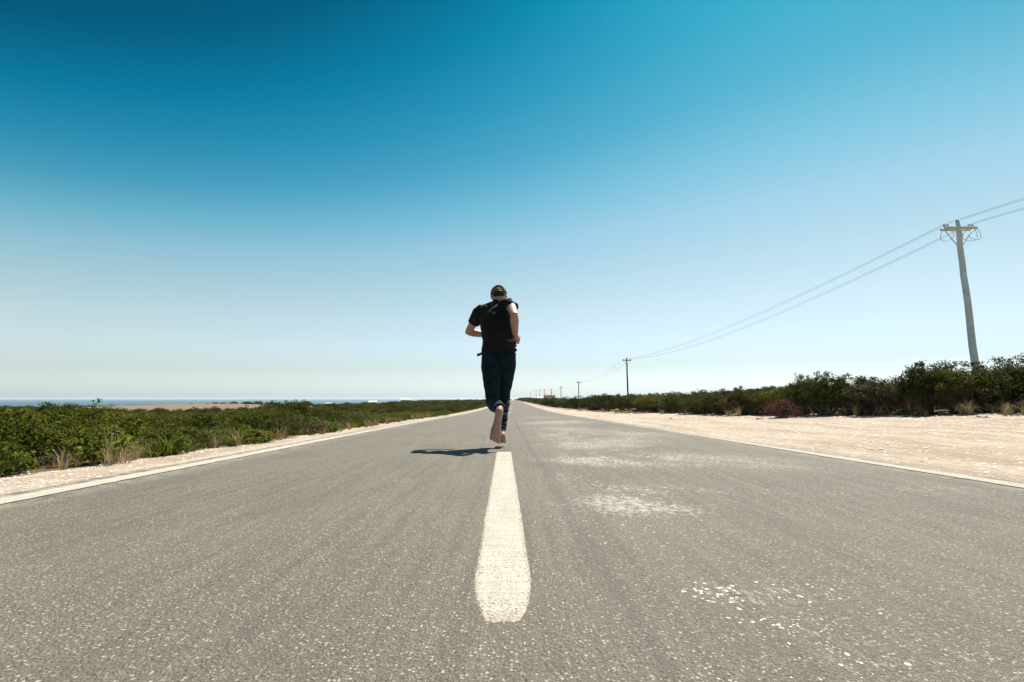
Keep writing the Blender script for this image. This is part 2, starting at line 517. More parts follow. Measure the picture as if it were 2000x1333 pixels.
def strip(name, ys, x_left, x_right, dz, material, ncol=2, attrs=None, feather=False):
    v = []; lat = []
    for y in ys:
        a, b = x_left(y), x_right(y)
        xc = road_x(y); z = road_z(y) + dz
        for i in range(ncol):
            x = a + (b - a) * i / (ncol - 1)
            zz, yy = z, y
            if feather:                      # worn-thin rim that lies down on the asphalt, torn at the start
                rim = min(1.0, (y - ys[0]) / 0.02) * (0.0 if i in (0, ncol - 1) else 1.0)
                zz = road_z(y) + 0.0005 + (dz - 0.0005) * rim
                if y - ys[0] < 0.05:
                    yy = y + (mnoise.noise((x * 70, 2.0, 0)) * 0.014 + mnoise.noise((x * 240, 9.0, 0)) * 0.008) * (1 - (y - ys[0]) / 0.05)
            v.append((x, yy, zz)); lat.append(x - xc)
    n = len(ys)
    idx = np.arange(n * ncol).reshape(n, ncol)
    f = np.stack([idx[:-1, :-1], idx[:-1, 1:], idx[1:, 1:], idx[1:, :-1]], -1).reshape(-1, 4)
    me = mesh_np(name, v, f, material, True)
    at = me.attributes.new('lateral', 'FLOAT', 'POINT'); at.data.foreach_set('value', np.array(lat, np.float32))
    if attrs:
        for k, fn in attrs.items():
            at = me.attributes.new(k, 'FLOAT', 'POINT')
            at.data.foreach_set('value', np.array([fn(p[0], p[1]) for p in v], np.float32))
    return me

def grow(a, b, st, k=1.03, cap=1e9):
    o = [a]
    while o[-1] < b:
        o.append(min(b, o[-1] + st)); st = min(cap, st * k)
    return o

STAINS = [  # x, y, half-width, half-length, strength: chalky spills rubbed into the right lane
    (0.58, 2.12, 0.26, 0.13, 1.0), (0.42, 2.30, 0.15, 0.10, 0.7), (0.62, 2.62, 0.30, 0.16, 0.75), (0.33, 3.05, 0.14, 0.15, 0.6), (0.55, 3.95, 0.25, 0.25, 1.0), (1.0, 3.6, 0.35, 0.22, 0.55),
    (1.55, 4.2, 0.50, 0.35, 0.85), (0.75, 5.2, 0.40, 0.4, 0.8), (2.0, 3.5, 0.35, 0.3, 0.6), (1.3, 6.0, 0.6, 0.5, 0.8), (0.5, 7.0, 0.35, 0.6, 0.7), (1.9, 7.5, 0.6, 0.7, 0.8),
    (1.0, 9.0, 0.6, 0.9, 0.8), (0.6, 12, 0.5, 1.2, 0.7), (1.6, 13, 0.6, 1.3, 0.8), (1.0, 18, 0.8, 2.0, 0.7), (0.49, 1.21, 0.075, 0.04, 0.7), (0.70, 1.22, 0.08, 0.04, 0.6),
    (0.54, 1.05, 0.06, 0.05, 0.55), (0.62, 0.90, 0.07, 0.05, 0.5), (1.45, 2.5, 0.3, 0.12, 0.4), (2.3, 2.6, 0.3, 0.15, 0.5), (-0.62, 2.9, 0.12, 0.10, 0.45), (-1.15, 2.05, 0.10, 0.06, 0.5)]
def stain(x, y):
    wob = 1 + 0.7 * mnoise.noise((x * 6, y * 4, 3.3))
    return min(1.0, sum(k * math.exp(-(((x - a) / (1.35 * b)) ** 2 + ((y - c) / (1.35 * d)) ** 2) * wob) for a, c, b, d, k in STAINS))

def build_road():
    rnd = random.Random(2)
    ys = [-60, -30, -10, -4] + grow(-2, 30, 0.05, 1.006) + grow(31, 900, 1.2, 1.03)
    def jl(y): return road_x(y) - LEFT_W - 0.13 + bumps(y, 0, 2.0, 0.045) + bumps(y, 0, 9.0, 0.015, 4)
    def jr(y): return road_x(y) + road_wr(y) + 0.10 + bumps(y, 0, 2.0, 0.05, 8) + bumps(y, 0, 9.0, 0.015, 2)
    road = tag(obj('road', strip('road', ys, jl, jr, 0.0, M_ASPHALT, 61, {'stain': lambda x, y: stain(x, y) if y < 30 else 0.0})), kind='structure')
    # edge lines
    ys2 = [-60, -20, -5] + grow(-1.5, 12, 0.025, 1.004) + grow(12.3, 450, 0.6, 1.03)
    def e(y, s): return (mnoise.noise((y * 14, s, 0)) * 0.010 + mnoise.noise((y * 60, s, 3)) * 0.006) if y < 25 else 0
    lw = 0.115
    for nm, fl, fr, wn_ in (
        ('edge_line', lambda y: road_x(y) - LEFT_W - 0.02 + e(y, 1), lambda y: road_x(y) - LEFT_W + lw + e(y, 5), lambda x, y: 0.1 + 0.3 * smooth01((y - 12) / 40)),
        ('edge_line', lambda y: road_x(y) + road_wr(y) - lw + e(y, 9), lambda y: road_x(y) + road_wr(y) + 0.02 + e(y, 13), lambda x, y: 0.38 + 0.5 * smooth01((y - 4) / 12))):
        obj(nm, strip(nm, ys2, fl, fr, 0.004, M_PAINT, 2, {'worn': wn_}), road)
    # centre dashes: the near one has a ragged, narrowing start
    def dash(y0, y1, first):
        ys3 = grow(y0, y1, 0.004 if first else 0.05, 1.004 if first else 1.01)
        def hw(y):
            if not first: return 0.068
            return interp(y - y0, [0, 0.004, 0.03, 0.087, 0.16, 0.24, 0.36, 1.0, 4], [0.030, 0.037, 0.045, 0.058, 0.068, 0.072, 0.072, 0.072, 0.068])
        def cx(y): return road_x(y) - 0.003
        def j(y, s): return (mnoise.noise((y * 55, s, 0)) * 0.0045 + mnoise.noise((y * 210, s, 7)) * 0.0040) if first else 0
        me = strip('centre_dash', ys3, lambda y: cx(y) - hw(y) + j(y, 1), lambda y: cx(y) + hw(y) + j(y, 6), 0.002 if first else 0.004, M_PAINT, 25 if first else 3,
                   {'worn': lambda x, y: 0.20 + (0.34 * (1 - smooth01((y - y0) / 0.12)) if first else 0.1) + 0.38 * smooth01((abs(x - cx(y)) / hw(y) - 0.80) / 0.20)}, first)
        obj('centre_dash', me, road)
    dash(1.063, 4.62, True)
    for y0 in (13.6, 26.5, 39.5, 52.5): dash(y0, y0 + 3.7, False)

def build_sea():
    v = [(-13000, -400, SEA_Z), (13000, -400, SEA_Z), (13000, 13000, SEA_Z), (-13000, 13000, SEA_Z)]
    tag(obj('sea', mesh_np('sea', v, [[0, 1, 2, 3]], M_SEA)), kind='structure')

build_ground()
build_road()
build_sea()
# ------------------------------------------------------------------ the runner
def ring_loft(bm, pts, rads, ref=(1, 0, 0), n=20, power=2.0):
    pts = [Vector(p) for p in pts]
    rings = []
    for i, p in enumerate(pts):
        t = (pts[min(i + 1, len(pts) - 1)] - pts[max(i - 1, 0)]).normalized()
        a = Vector(ref); a = (a - t * a.dot(t)).normalized(); b = t.cross(a)
        ra, rb = rads[i] if hasattr(rads[i], '__len__') else (rads[i], rads[i])
        ring = []
        for k in range(n):
            q = 2 * math.pi * k / n
            c, s_ = math.cos(q), math.sin(q)
            c = math.copysign(abs(c) ** (2 / power), c); s_ = math.copysign(abs(s_) ** (2 / power), s_)
            ring.append(bm.verts.new(p + a * c * ra + b * s_ * rb))
        rings.append(ring)
    for r0, r1 in zip(rings, rings[1:]):
        for k in range(n):
            bm.faces.new((r0[k], r0[(k + 1) % n], r1[(k + 1) % n], r1[k]))
    bm.faces.new(list(reversed(rings[0]))); bm.faces.new(rings[-1])

def ellipsoid(bm, c, r, rot=None, seg=20):
    m = Matrix.Translation(c) @ (rot.to_4x4() if rot else Matrix()) @ Matrix.Diagonal((r[0], r[1], r[2], 1))
    bmesh.ops.create_uvsphere(bm, u_segments=seg, v_segments=seg // 2 + 2, radius=1.0, matrix=m)

def fuse(name, bm, material, voxel, iters, origin, fold=None):
    """voxel-fuse overlapping closed shapes into one continuous skin"""
    me = bpy.data.meshes.new(name)
    bmesh.ops.recalc_face_normals(bm, faces=bm.faces)
    bm.to_mesh(me); bm.free()
    o = bpy.data.objects.new(name, me); COL.objects.link(o)
    r = o.modifiers.new('r', 'REMESH'); r.mode = 'VOXEL'; r.voxel_size = voxel
    if iters:
        s_ = o.modifiers.new('s', 'SMOOTH'); s_.factor = 0.5; s_.iterations = iters
    dg = bpy.context.evaluated_depsgraph_get()
    out = bpy.data.meshes.new_from_object(o.evaluated_get(dg))
    bpy.data.objects.remove(o); bpy.data.meshes.remove(me)
    n = len(out.vertices)
    co = np.empty(n * 3, np.float32); out.vertices.foreach_get('co', co); co = co.reshape(-1, 3)
    if fold:
        nr = np.empty(n * 3, np.float32); out.vertices.foreach_get('normal', nr); nr = nr.reshape(-1, 3)
        d = np.array([fold(Vector(p)) for p in co], np.float32)
        co = co + nr * d[:, None]
    co = co - np.array(origin, np.float32)
    out.vertices.foreach_set('co', co.ravel())
    out.polygons.foreach_set('use_smooth', np.ones(len(out.polygons), bool))
    out.name = name
    out.materials.clear(); out.materials.append(material)
    out.update()
    return out

def make_cloth(name, c, var, rough=0.9, weave=500):
    m, nt, b = mat(name)
    p = wpos(nt)
    f = noise_(nt, p, 9.0, 4); wv = noise_(nt, p, weave, 2)
    lo = tuple(x * (1 - var) for x in c); hi = tuple(x * (1 + var) for x in c)
    nt.links.new(ramp(nt, f, [(0.3, lo), (0.7, hi)]), b.inputs['Base Color'])
    b.inputs['Roughness'].default_value = rough
    b.inputs['Specular IOR Level'].default_value = 0.15
    b.inputs['Sheen Weight'].default_value = 0.04
    b.inputs['Sheen Roughness'].default_value = 0.5
    bump(nt, b, wv, 0.3, 0.002)
    return m

M_SKIN = None
def make_skin():
    m, nt, b = mat('skin')
    p = wpos(nt)
    f = noise_(nt, p, 18.0, 4)
    c = ramp(nt, f, [(0.3, (0.40, 0.205, 0.150)), (0.7, (0.50, 0.28, 0.205))])
    nt.links.new(c, b.inputs['Base Color'])
    b.inputs['Roughness'].default_value = 0.55
    b.inputs['Subsurface Weight'].default_value = 0.12
    b.inputs['Subsurface Radius'].default_value = (0.01, 0.004, 0.002)
    bump(nt, b, noise_(nt, p, 300.0, 3), 0.2, 0.001)
    return m

def build_runner():
    skin = make_skin()
    black = make_cloth('black_jersey', (0.013, 0.0125, 0.012), 0.25)
    denim = make_cloth('dark_denim', (0.0065, 0.016, 0.025), 0.4)
    felt = make_cloth('grey_cap_cotton', (0.15, 0.145, 0.118), 0.15)
    dark = make_cloth('dark_trim', (0.012, 0.012, 0.014), 0.2)
    hair_m = make_cloth('brown_hair', (0.035, 0.022, 0.015), 0.4, 0.6, 250)
    org = (-0.13, 5.1, road_z(5.1))
    P = empty('person', org)
    tag(P, 'runner in black t-shirt, dark jeans and grey cap, barefoot, running away along the road', 'person')

    Sl, El, Wl_, Hl = (-0.350, 5.23, 1.400), (-0.488, 5.36, 1.200), (-0.270, 5.47, 1.175), (-0.205, 5.475, 1.185)
    Sr, Er, Wr_, Hr = (-0.012, 5.13, 1.445), (0.022, 4.91, 1.315), (0.036, 5.03, 1.115), (0.068, 5.085, 1.083)
    hipL, kneeL, ankL = (-0.222, 5.10, 0.86), (-0.200, 5.09, 0.408), (-0.112, 4.685, 0.358)
    hipR, kneeR, ankR = (-0.060, 5.10, 0.86), (-0.088, 5.24, 0.460), (-0.104, 5.055, 0.120)
    def L(a, b, t): return tuple(x + (y - x) * t for x, y in zip(a, b))

    # ---- body: one continuous skin
    bm = bmesh.new()
    torso = [((-0.140, 5.10, 0.80), (0.10, 0.060)), ((-0.140, 5.095, 0.88), (0.160, 0.10)), ((-0.136, 5.10, 0.98), (0.155, 0.105)),
             ((-0.142, 5.11, 1.09), (0.155, 0.105)), ((-0.155, 5.16, 1.22), (0.165, 0.115)), ((-0.172, 5.20, 1.33), (0.165, 0.108)),
             ((-0.168, 5.225, 1.41), (0.135, 0.085)), ((-0.158, 5.25, 1.46), (0.075, 0.068)), ((-0.152, 5.28, 1.515), (0.058, 0.062)),
             ((-0.150, 5.30, 1.56), (0.056, 0.062))]
    ring_loft(bm, [t[0] for t in torso], [t[1] for t in torso])
    hr = Matrix.Rotation(math.radians(-24), 3, 'X') @ Matrix.Rotation(math.radians(-4), 3, 'Y')
    HC = Vector((-0.148, 5.33, 1.606))
    def hp(x, y, z): return HC + hr @ Vector((x, y, z))
    ellipsoid(bm, HC, (0.081, 0.102, 0.111), hr, 28)
    ellipsoid(bm, hp(0, 0.040, -0.062), (0.056, 0.060, 0.066), hr)            # jaw
    ellipsoid(bm, hp(0, 0.075, -0.105), (0.026, 0.022, 0.020), hr, 12)        # chin
    ring_loft(bm, [hp(0, 0.088, 0.012), hp(0, 0.105, -0.015), hp(0, 0.116, -0.038), hp(0, 0.100, -0.046)], [0.009, 0.012, 0.017, 0.010], n=10)  # nose
    ellipsoid(bm, hp(0, 0.090, -0.074), (0.026, 0.012, 0.007), hr, 12)        # lips
    for s_ in (-1, 1):
        ellipsoid(bm, hp(0.034 * s_, 0.082, 0.022), (0.024, 0.014, 0.008), hr, 12)   # brow
        ellipsoid(bm, hp(0.033 * s_, 0.084, 0.002), (0.014, 0.010, 0.010), hr, 12)   # eye
        ellipsoid(bm, hp(0.082 * s_, -0.006, -0.016), (0.011, 0.020, 0.032), hr @ Matrix.Rotation(0.35 * s_, 3, 'Z'), 14)  # ear
    # arms
    for A, E, W, H, s_ in ((Sl, El, Wl_, Hl, -1), (Sr, Er, Wr_, Hr, 1)):
        ring_loft(bm, [L(A, E, -0.06), A, L(A, E, 0.3), L(A, E, 0.62), L(A, E, 0.9), E, L(E, W, 0.08)],
                  [0.045, 0.060, 0.052, 0.046, 0.041, 0.040, 0.034], n=16)
        ring_loft(bm, [L(E, W, -0.10), L(E, W, 0.08), L(E, W, 0.3), L(E, W, 0.65), L(E, W, 0.95), L(W, H, 0.25)],
                  [0.030, 0.043, 0.046, 0.037, 0.028, 0.026], n=16)
        # hand: palm, four curled fingers, thumb
        d = (Vector(H) - Vector(W)).normalized()
        side = Vector((0, 0, 1)) - d * d.z
        side.normalize()
        nrm = d.cross(side) * (1 if s_ > 0 else -1)
        Wv = Vector(W)
        ring_loft(bm, [Wv, Wv + d * 0.03, Wv + d * 0.065, Wv + d * 0.088], [(0.025, 0.02), (0.036, 0.019), (0.042, 0.018), (0.040, 0.013)], ref=tuple(side), n=14)
        for k, (off, ln) in enumerate(((0.031, 0.95), (0.0105, 1.05), (-0.0105, 1.0), (-0.031, 0.82))):
            b0 = Wv + d * 0.082 + side * off
            ch = [b0, b0 + (d * 0.026 + nrm * -0.008) * ln, b0 + (d * 0.030 - nrm * 0.034) * ln, b0 + (d * 0.004 - nrm * 0.042) * ln, b0 + (d * -0.014 - nrm * 0.030) * ln]
            ring_loft(bm, ch, [0.0100, 0.0098, 0.0092, 0.0085, 0.0070], n=8)
        t0 = Wv + d * 0.030 + side * 0.030
        ring_loft(bm, [t0, t0 + d * 0.03 + side * 0.016 - nrm * 0.012, t0 + d * 0.052 + side * 0.006 - nrm * 0.034, t0 + d * 0.056 - side * 0.016 - nrm * 0.046], [0.0125, 0.012, 0.0105, 0.008], n=8)
    # legs
    for H_, K, A, in ((hipL, kneeL, ankL), (hipR, kneeR, ankR)):
        ring_loft(bm, [L(H_, K, -0.05), L(H_, K, 0.15), L(H_, K, 0.5), L(H_, K, 0.85), K, L(K, A, 0.04)], [0.075, 0.082, 0.070, 0.054, 0.053, 0.045], n=18)
        ring_loft(bm, [L(K, A, -0.06), L(K, A, 0.08), L(K, A, 0.3), L(K, A, 0.65), L(K, A, 0.92), L(K, A, 1.05)], [0.042, 0.052, 0.054, 0.042, 0.033, 0.032], n=18)
    # left foot: heel up, sole to the camera, toes down
    ring_loft(bm, [(-0.123, 4.665, 0.375), (-0.122, 4.650, 0.350), (-0.124, 4.650, 0.315), (-0.133, 4.662, 0.255), (-0.145, 4.656, 0.200), (-0.153, 4.644, 0.150), (-0.157, 4.634, 0.108)],
              [(0.022, 0.026), (0.036, 0.036), (0.040, 0.042), (0.036, 0.040), (0.043, 0.033), (0.051, 0.025), (0.049, 0.017)], n=18)
    ellipsoid(bm, (-0.125, 4.688, 0.335), (0.036, 0.042, 0.040))
    ellipsoid(bm, (-0.130, 4.640, 0.140), (0.028, 0.022, 0.032), seg=14)
    for dx, z1, r in ((0.034, 0.036, 0.0150), (0.009, 0.044, 0.0100), (-0.010, 0.052, 0.0095), (-0.028, 0.062, 0.0090), (-0.044, 0.073, 0.0085)):
        x0 = -0.157 + dx
        ring_loft(bm, [(x0, 4.634, 0.125), (x0, 4.630, 0.095), (x0 + dx * 0.05, 4.636, z1 + 0.018), (x0 + dx * 0.05, 4.634, z1)], [r, r, r * 1.05, r * 0.7], n=10)
    # right foot: toes just leaving the road, heel higher
    gz = road_z(5.2) + 0.036
    ring_loft(bm, [(-0.104, 4.995, 0.100), (-0.104, 5.008, 0.092), (-0.104, 5.04, 0.088), (-0.105, 5.10, 0.076), (-0.107, 5.15, gz + 0.056), (-0.110, 5.195, gz + 0.034), (-0.112, 5.222, gz + 0.020)],
              [(0.020, 0.022), (0.033, 0.034), (0.037, 0.040), (0.036, 0.036), (0.042, 0.030), (0.048, 0.023), (0.046, 0.016)], n=18)
    ellipsoid(bm, (-0.104, 5.06, 0.115), (0.035, 0.042, 0.045))
    for dx, y1, r in ((-0.034, 5.282, 0.0145), (-0.009, 5.278, 0.0100), (0.010, 5.270, 0.0095), (0.027, 5.260, 0.0090), (0.042, 5.248, 0.0085)):
        x0 = -0.112 + dx
        ring_loft(bm, [(x0, 5.205, gz + 0.020), (x0, 5.235, gz + 0.014), (x0 + dx * 0.06, y1 - 0.015, gz + 0.006), (x0 + dx * 0.06, y1, gz + 0.003)], [r, r, r * 1.05, r * 0.7], n=10)
    obj('body', fuse('body', bm, skin, 0.0055, 3, org), P)

    # ---- t-shirt
    bm = bmesh.new()
    sh = [((-0.136, 5.100, 0.925), (0.184, 0.125)), ((-0.136, 5.100, 0.96), (0.184, 0.125)), ((-0.136, 5.105, 1.03), (0.178, 0.125)), ((-0.145, 5.120, 1.12), (0.176, 0.126)),
          ((-0.158, 5.165, 1.23), (0.183, 0.132)), ((-0.176, 5.200, 1.33), (0.183, 0.126)), ((-0.172, 5.222, 1.405), (0.160, 0.104)),
          ((-0.160, 5.245, 1.458), (0.100, 0.084)), ((-0.154, 5.262, 1.490), (0.074, 0.074)), ((-0.152, 5.270, 1.500), (0.066, 0.069))]
    ring_loft(bm, [t[0] for t in sh], [t[1] for t in sh], n=28)
    ring_loft(bm, [L(Sl, El, -0.22), L(Sl, El, -0.08), L(Sl, El, 0.03), L(Sl, El, 0.25), L(Sl, El, 0.50), L(Sl, El, 0.56)], [0.040, 0.068, 0.078, 0.074, 0.069, 0.067], n=18)
    ring_loft(bm, [Sl, (-0.285, 5.237, 1.425), (-0.225, 5.240, 1.448), (-0.158, 5.245, 1.462), (-0.095, 5.205, 1.468), (-0.045, 5.155, 1.462), Sr], [0.074, 0.074, 0.068, 0.070, 0.070, 0.076, 0.074], ref=(0, 0, 1), n=18)
    ring_loft(bm, [L(Sr, Er, -0.10), L(Sr, Er, 0.05), L(Sr, Er, 0.18)], [0.060, 0.074, 0.070], n=18)
    def fold_shirt(p):
        q = p - Vector((-0.15, 5.15, 0))
        a = mnoise.noise((q.x * 9 + q.z * 7, q.y * 4, q.z * 10 - q.x * 8)) * 0.010 + mnoise.noise((q.x * 22 + q.z * 14, q.y * 12, q.z * 12 - q.x * 20)) * 0.005
        # drawn folds running from the collar down to the left, and crumpling at the right of the hem
        up = smooth01((p.z - 1.33) / 0.10)
        a += up * 0.007 * math.sin((p.x * 62 - p.z * 48) + 4 * mnoise.noise((p.x * 8, p.z * 8, 1)))
        lo = smooth01((1.05 - p.z) / 0.06) * smooth01((p.x + 0.13) / 0.10)
        a += lo * 0.011 * math.sin(p.z * 150 + p.x * 30 + 4 * mnoise.noise((p.x * 9, p.z * 9, 4)))
        return a
    ts = obj('t_shirt', fuse('t_shirt', bm, black, 0.006, 2, org, fold_shirt), P)
    bm = bmesh.new()
    tube(bm, [(-0.152 + 0.071 * math.cos(q), 5.270 + 0.074 * math.sin(q), 1.497 + 0.012 * math.sin(q)) for q in np.linspace(0, 2 * math.pi, 25)], 0.006, 6, False)
    for v in bm.verts: v.co -= Vector(org)
    obj('collar', bm_mesh('collar', bm, black, True), ts)

    # ---- jeans
    bm = bmesh.new()
    hips = [((-0.138, 5.098, 0.955), (0.174, 0.116)), ((-0.141, 5.095, 0.92), (0.182, 0.120)), ((-0.142, 5.092, 0.87), (0.184, 0.116)), ((-0.141, 5.098, 0.82), (0.165, 0.098)), ((-0.141, 5.10, 0.765), (0.11, 0.075))]
    ring_loft(bm, [t[0] for t in hips], [t[1] for t in hips], n=28)
    ring_loft(bm, [L(hipL, kneeL, -0.02), L(hipL, kneeL, 0.2), L(hipL, kneeL, 0.5), L(hipL, kneeL, 0.82), kneeL, L(kneeL, ankL, 0.05)], [0.106, 0.108, 0.092, 0.076, 0.072, 0.062], n=20)
    ring_loft(bm, [L(kneeL, ankL, -0.10), L(kneeL, ankL, 0.06), L(kneeL, ankL, 0.3), L(kneeL, ankL, 0.6), L(kneeL, ankL, 0.84), L(kneeL, ankL, 0.95), L(kneeL, ankL, 0.965)], [0.055, 0.072, 0.073, 0.063, 0.057, 0.059, 0.055], n=20)
    ring_loft(bm, [L(hipR, kneeR, -0.02), L(hipR, kneeR, 0.2), L(hipR, kneeR, 0.5), L(hipR, kneeR, 0.82), kneeR, L(kneeR, ankR, 0.05)], [0.106, 0.107, 0.088, 0.070, 0.066, 0.058], n=20)
    ring_loft(bm, [L(kneeR, ankR, -0.08), L(kneeR, ankR, 0.06), L(kneeR, ankR, 0.3), L(kneeR, ankR, 0.6), L(kneeR, ankR, 0.86), L(kneeR, ankR, 0.95), L(kneeR, ankR, 0.965)], [0.052, 0.066, 0.064, 0.054, 0.045, 0.044, 0.041], n=20)
    def fold_jeans(p):
        a = mnoise.noise((p.x * 10, p.y * 10, p.z * 16)) * 0.006
        k = smooth01((0.52 - p.z) / 0.08)
        return a + k * 0.009 * mnoise.noise((p.x * 14, p.y * 26, p.z * 30))
    jn = obj('jeans', fuse('jeans', bm, denim, 0.006, 2, org, fold_jeans), P)
    for x0, s_ in ((-0.225, -1), (-0.060, 1)):          # back pockets
        bm = bmesh.new()
        pts = [(-0.055, 0.06), (0.055, 0.06), (0.055, -0.035), (0.0, -0.065), (-0.055, -0.035)]
        for dy in (0.0, -0.005):
            vs_ = []
            for u, v in pts:
                X = x0 + u; Z = 0.85 + v
                k = min(1.0, abs((X + 0.141) / 0.194))
                vs_.append(bm.verts.new(Vector((X, 5.090 - 0.123 * math.sqrt(max(0.05, 1 - k * k)) + dy - 0.002, Z)) - Vector(org)))
            bm.faces.new(vs_ if dy else list(reversed(vs_)))
        bm.verts.ensure_lookup_table()
        for i in range(5):
            bm.faces.new((bm.verts[i], bm.verts[(i + 1) % 5], bm.verts[5 + (i + 1) % 5], bm.verts[5 + i]))
        obj('pocket', bm_mesh('pocket', bm, denim), jn)
    bm = bmesh.new()                                      # loose hem flap sticking out at the left hip
    box(bm, Vector((-0.328, 5.09, 0.928)) - Vector(org), (0.065, 0.05, 0.022), Matrix.Rotation(-0.45, 3, 'Y'))
    box(bm, Vector((-0.358, 5.08, 0.915)) - Vector(org), (0.022, 0.03, 0.030), Matrix.Rotation(0.3, 3, 'Y'))
    bmesh.ops.bevel(bm, geom=bm.edges[:], offset=0.005, segments=2, affect='EDGES')
    obj('hem_flap', bm_mesh('hem_flap', bm, black, True), ts)

    # ---- cap: dome with the arched opening at the back, strap, brim, button
    CR = (0.093, 0.109, 0.102)
    def dome(az, e, k=1.0):
        # az 0 = back of the head
        return hp(CR[0] * k * math.sin(az) * math.cos(e), -CR[1] * k * math.cos(az) * math.cos(e), 0.022 + CR[2] * k * math.sin(e)) - Vector(org)
    bm = bmesh.new()
    na, ne = 48, 16
    grid = {}
    for i in range(na):
        az = -math.pi + 2 * math.pi * i / na
        for j in range(ne + 1):
            e = math.radians(-8) + (math.radians(90) - math.radians(-8)) * j / ne
            grid[i, j] = bm.verts.new(dome(az, min(e, math.radians(89.5))))
    for i in range(na):
        for j in range(ne):
            am = -math.pi + 2 * math.pi * (i + 0.5) / na
            em = math.radians(-8 + 98 * (j + 0.5) / ne)
            if (am / math.radians(36)) ** 2 + (em / math.radians(30)) ** 2 < 1 or (abs(am) < math.radians(36) and em < 0):
                continue
            bm.faces.new((grid[i, j], grid[(i + 1) % na, j], grid[(i + 1) % na, j + 1], grid[i, j + 1]))
    bmesh.ops.delete(bm, geom=[v for v in bm.verts if not v.link_faces], context='VERTS')
    g = bmesh.ops.solidify(bm, geom=bm.faces[:], thickness=0.004)
    cap = obj('cap', bm_mesh('cap', bm, felt, True), P)
    def band(name, a0, a1, e0, e1, k, material, parent, n=24):
        bm = bmesh.new()
        rows = []
        for i in range(n + 1):
            az = a0 + (a1 - a0) * i / n
            rows.append([bm.verts.new(dome(az, e0, k)), bm.verts.new(dome(az, e1, k)), bm.verts.new(dome(az, e1, k + 0.04)), bm.verts.new(dome(az, e0, k + 0.04))])
        for r0, r1 in zip(rows, rows[1:]):
            for q in range(4): bm.faces.new((r0[q], r1[q], r1[(q + 1) % 4], r0[(q + 1) % 4]))
        bm.faces.new(rows[0]); bm.faces.new(list(reversed(rows[-1])))
        return obj(name, bm_mesh(name, bm, material, True), parent)
    band('strap', math.radians(-42), math.radians(42), math.radians(-10), math.radians(-2), 0.985, dark, cap)
    bm = bmesh.new()                                      # brim
    rows = []
    for i in range(17):
        az = math.radians(180 - 62 + 124 * i / 16)
        edge = dome(az, math.radians(-6), 1.0)
        k = math.cos((i - 8) / 8 * math.pi / 2)
        fwd = hr @ Vector((0, 0.075 * k + 0.004, -0.022 * k))
        side = hr @ Vector((0, 0, 0.0035))
        rows.append([bm.verts.new(edge - side), bm.verts.new(edge + fwd - side), bm.verts.new(edge + fwd + side), bm.verts.new(edge + side)])
    for r0, r1 in zip(rows, rows[1:]):
        for q in range(4): bm.faces.new((r0[q], r1[q], r1[(q + 1) % 4], r0[(q + 1) % 4]))
    bm.faces.new(rows[0]); bm.faces.new(list(reversed(rows[-1])))
    obj('brim', bm_mesh('brim', bm, felt, True), cap)
    bm = bmesh.new(); ellipsoid(bm, dome(0, math.radians(89)), (0.008, 0.008, 0.005), None, 10)
    obj('button', bm_mesh('button', bm, felt, True), cap)

    # ---- short dark hair below the cap, down to the sideburns
    bm = bmesh.new()
    na, ne = 44, 14
    grid = {}
    for i in range(na + 1):
        az = math.radians(-112 + 224 * i / na)
        for j in range(ne + 1):
            e = math.radians(-42 + 40 * j / ne)
            q = Vector((0.0805 * math.sin(az) * math.cos(e), -0.101 * math.cos(az) * math.cos(e), 0.109 * math.sin(e)))
            q *= 1.035 + 0.02 * mnoise.noise((q.x * 90, q.y * 90, q.z * 40))
            grid[i, j] = bm.verts.new(HC + hr @ q - Vector(org))
    for i in range(na):
        for j in range(ne):
            a_ = abs(-112 + 224 * (i + 0.5) / na); e_ = -42 + 40 * (j + 0.5) / ne
            low = -36 + 16 * smooth01((a_ - 30) / 40) if a_ < 82 else -42
            if 62 < a_ < 84 and e_ < -4: continue
            if e_ < low: continue
            bm.faces.new((grid[i, j], grid[i + 1, j], grid[i + 1, j + 1], grid[i, j + 1]))
    bmesh.ops.delete(bm, geom=[v for v in bm.verts if not v.link_faces], context='VERTS')
    bmesh.ops.solidify(bm, geom=bm.faces[:], thickness=0.004)
    obj('hair', bm_mesh('hair', bm, hair_m, True), P)

build_runner()

# ------------------------------------------------------------------ vegetation
def leaf_cards(rng, pos, out, size, flat=0.5, aspect=1.9):
    """one small folded-flat diamond per leaf: pos (n,3), outward dirs (n,3)"""
    n = len(pos)
    nr = out * flat + rng.normal(size=(n, 3)) * 0.6
    nr[:, 2] += 0.25
    nr /= np.linalg.norm(nr, axis=1, keepdims=True) + 1e-9
    t = rng.normal(size=(n, 3)); t -= nr * (t * nr).sum(1, keepdims=True)
    t /= np.linalg.norm(t, axis=1, keepdims=True) + 1e-9
    b = np.cross(nr, t)
    sz = (size * rng.uniform(0.6, 1.35, n))[:, None]
    v = np.stack([pos - t * sz * aspect * 0.5, pos + b * sz * 0.5 + nr * sz * 0.12, pos + t * sz * aspect * 0.5, pos - b * sz * 0.5 + nr * sz * 0.12], 1)
    f = np.arange(n * 4).reshape(n, 4)
    return v.reshape(-1, 3), f

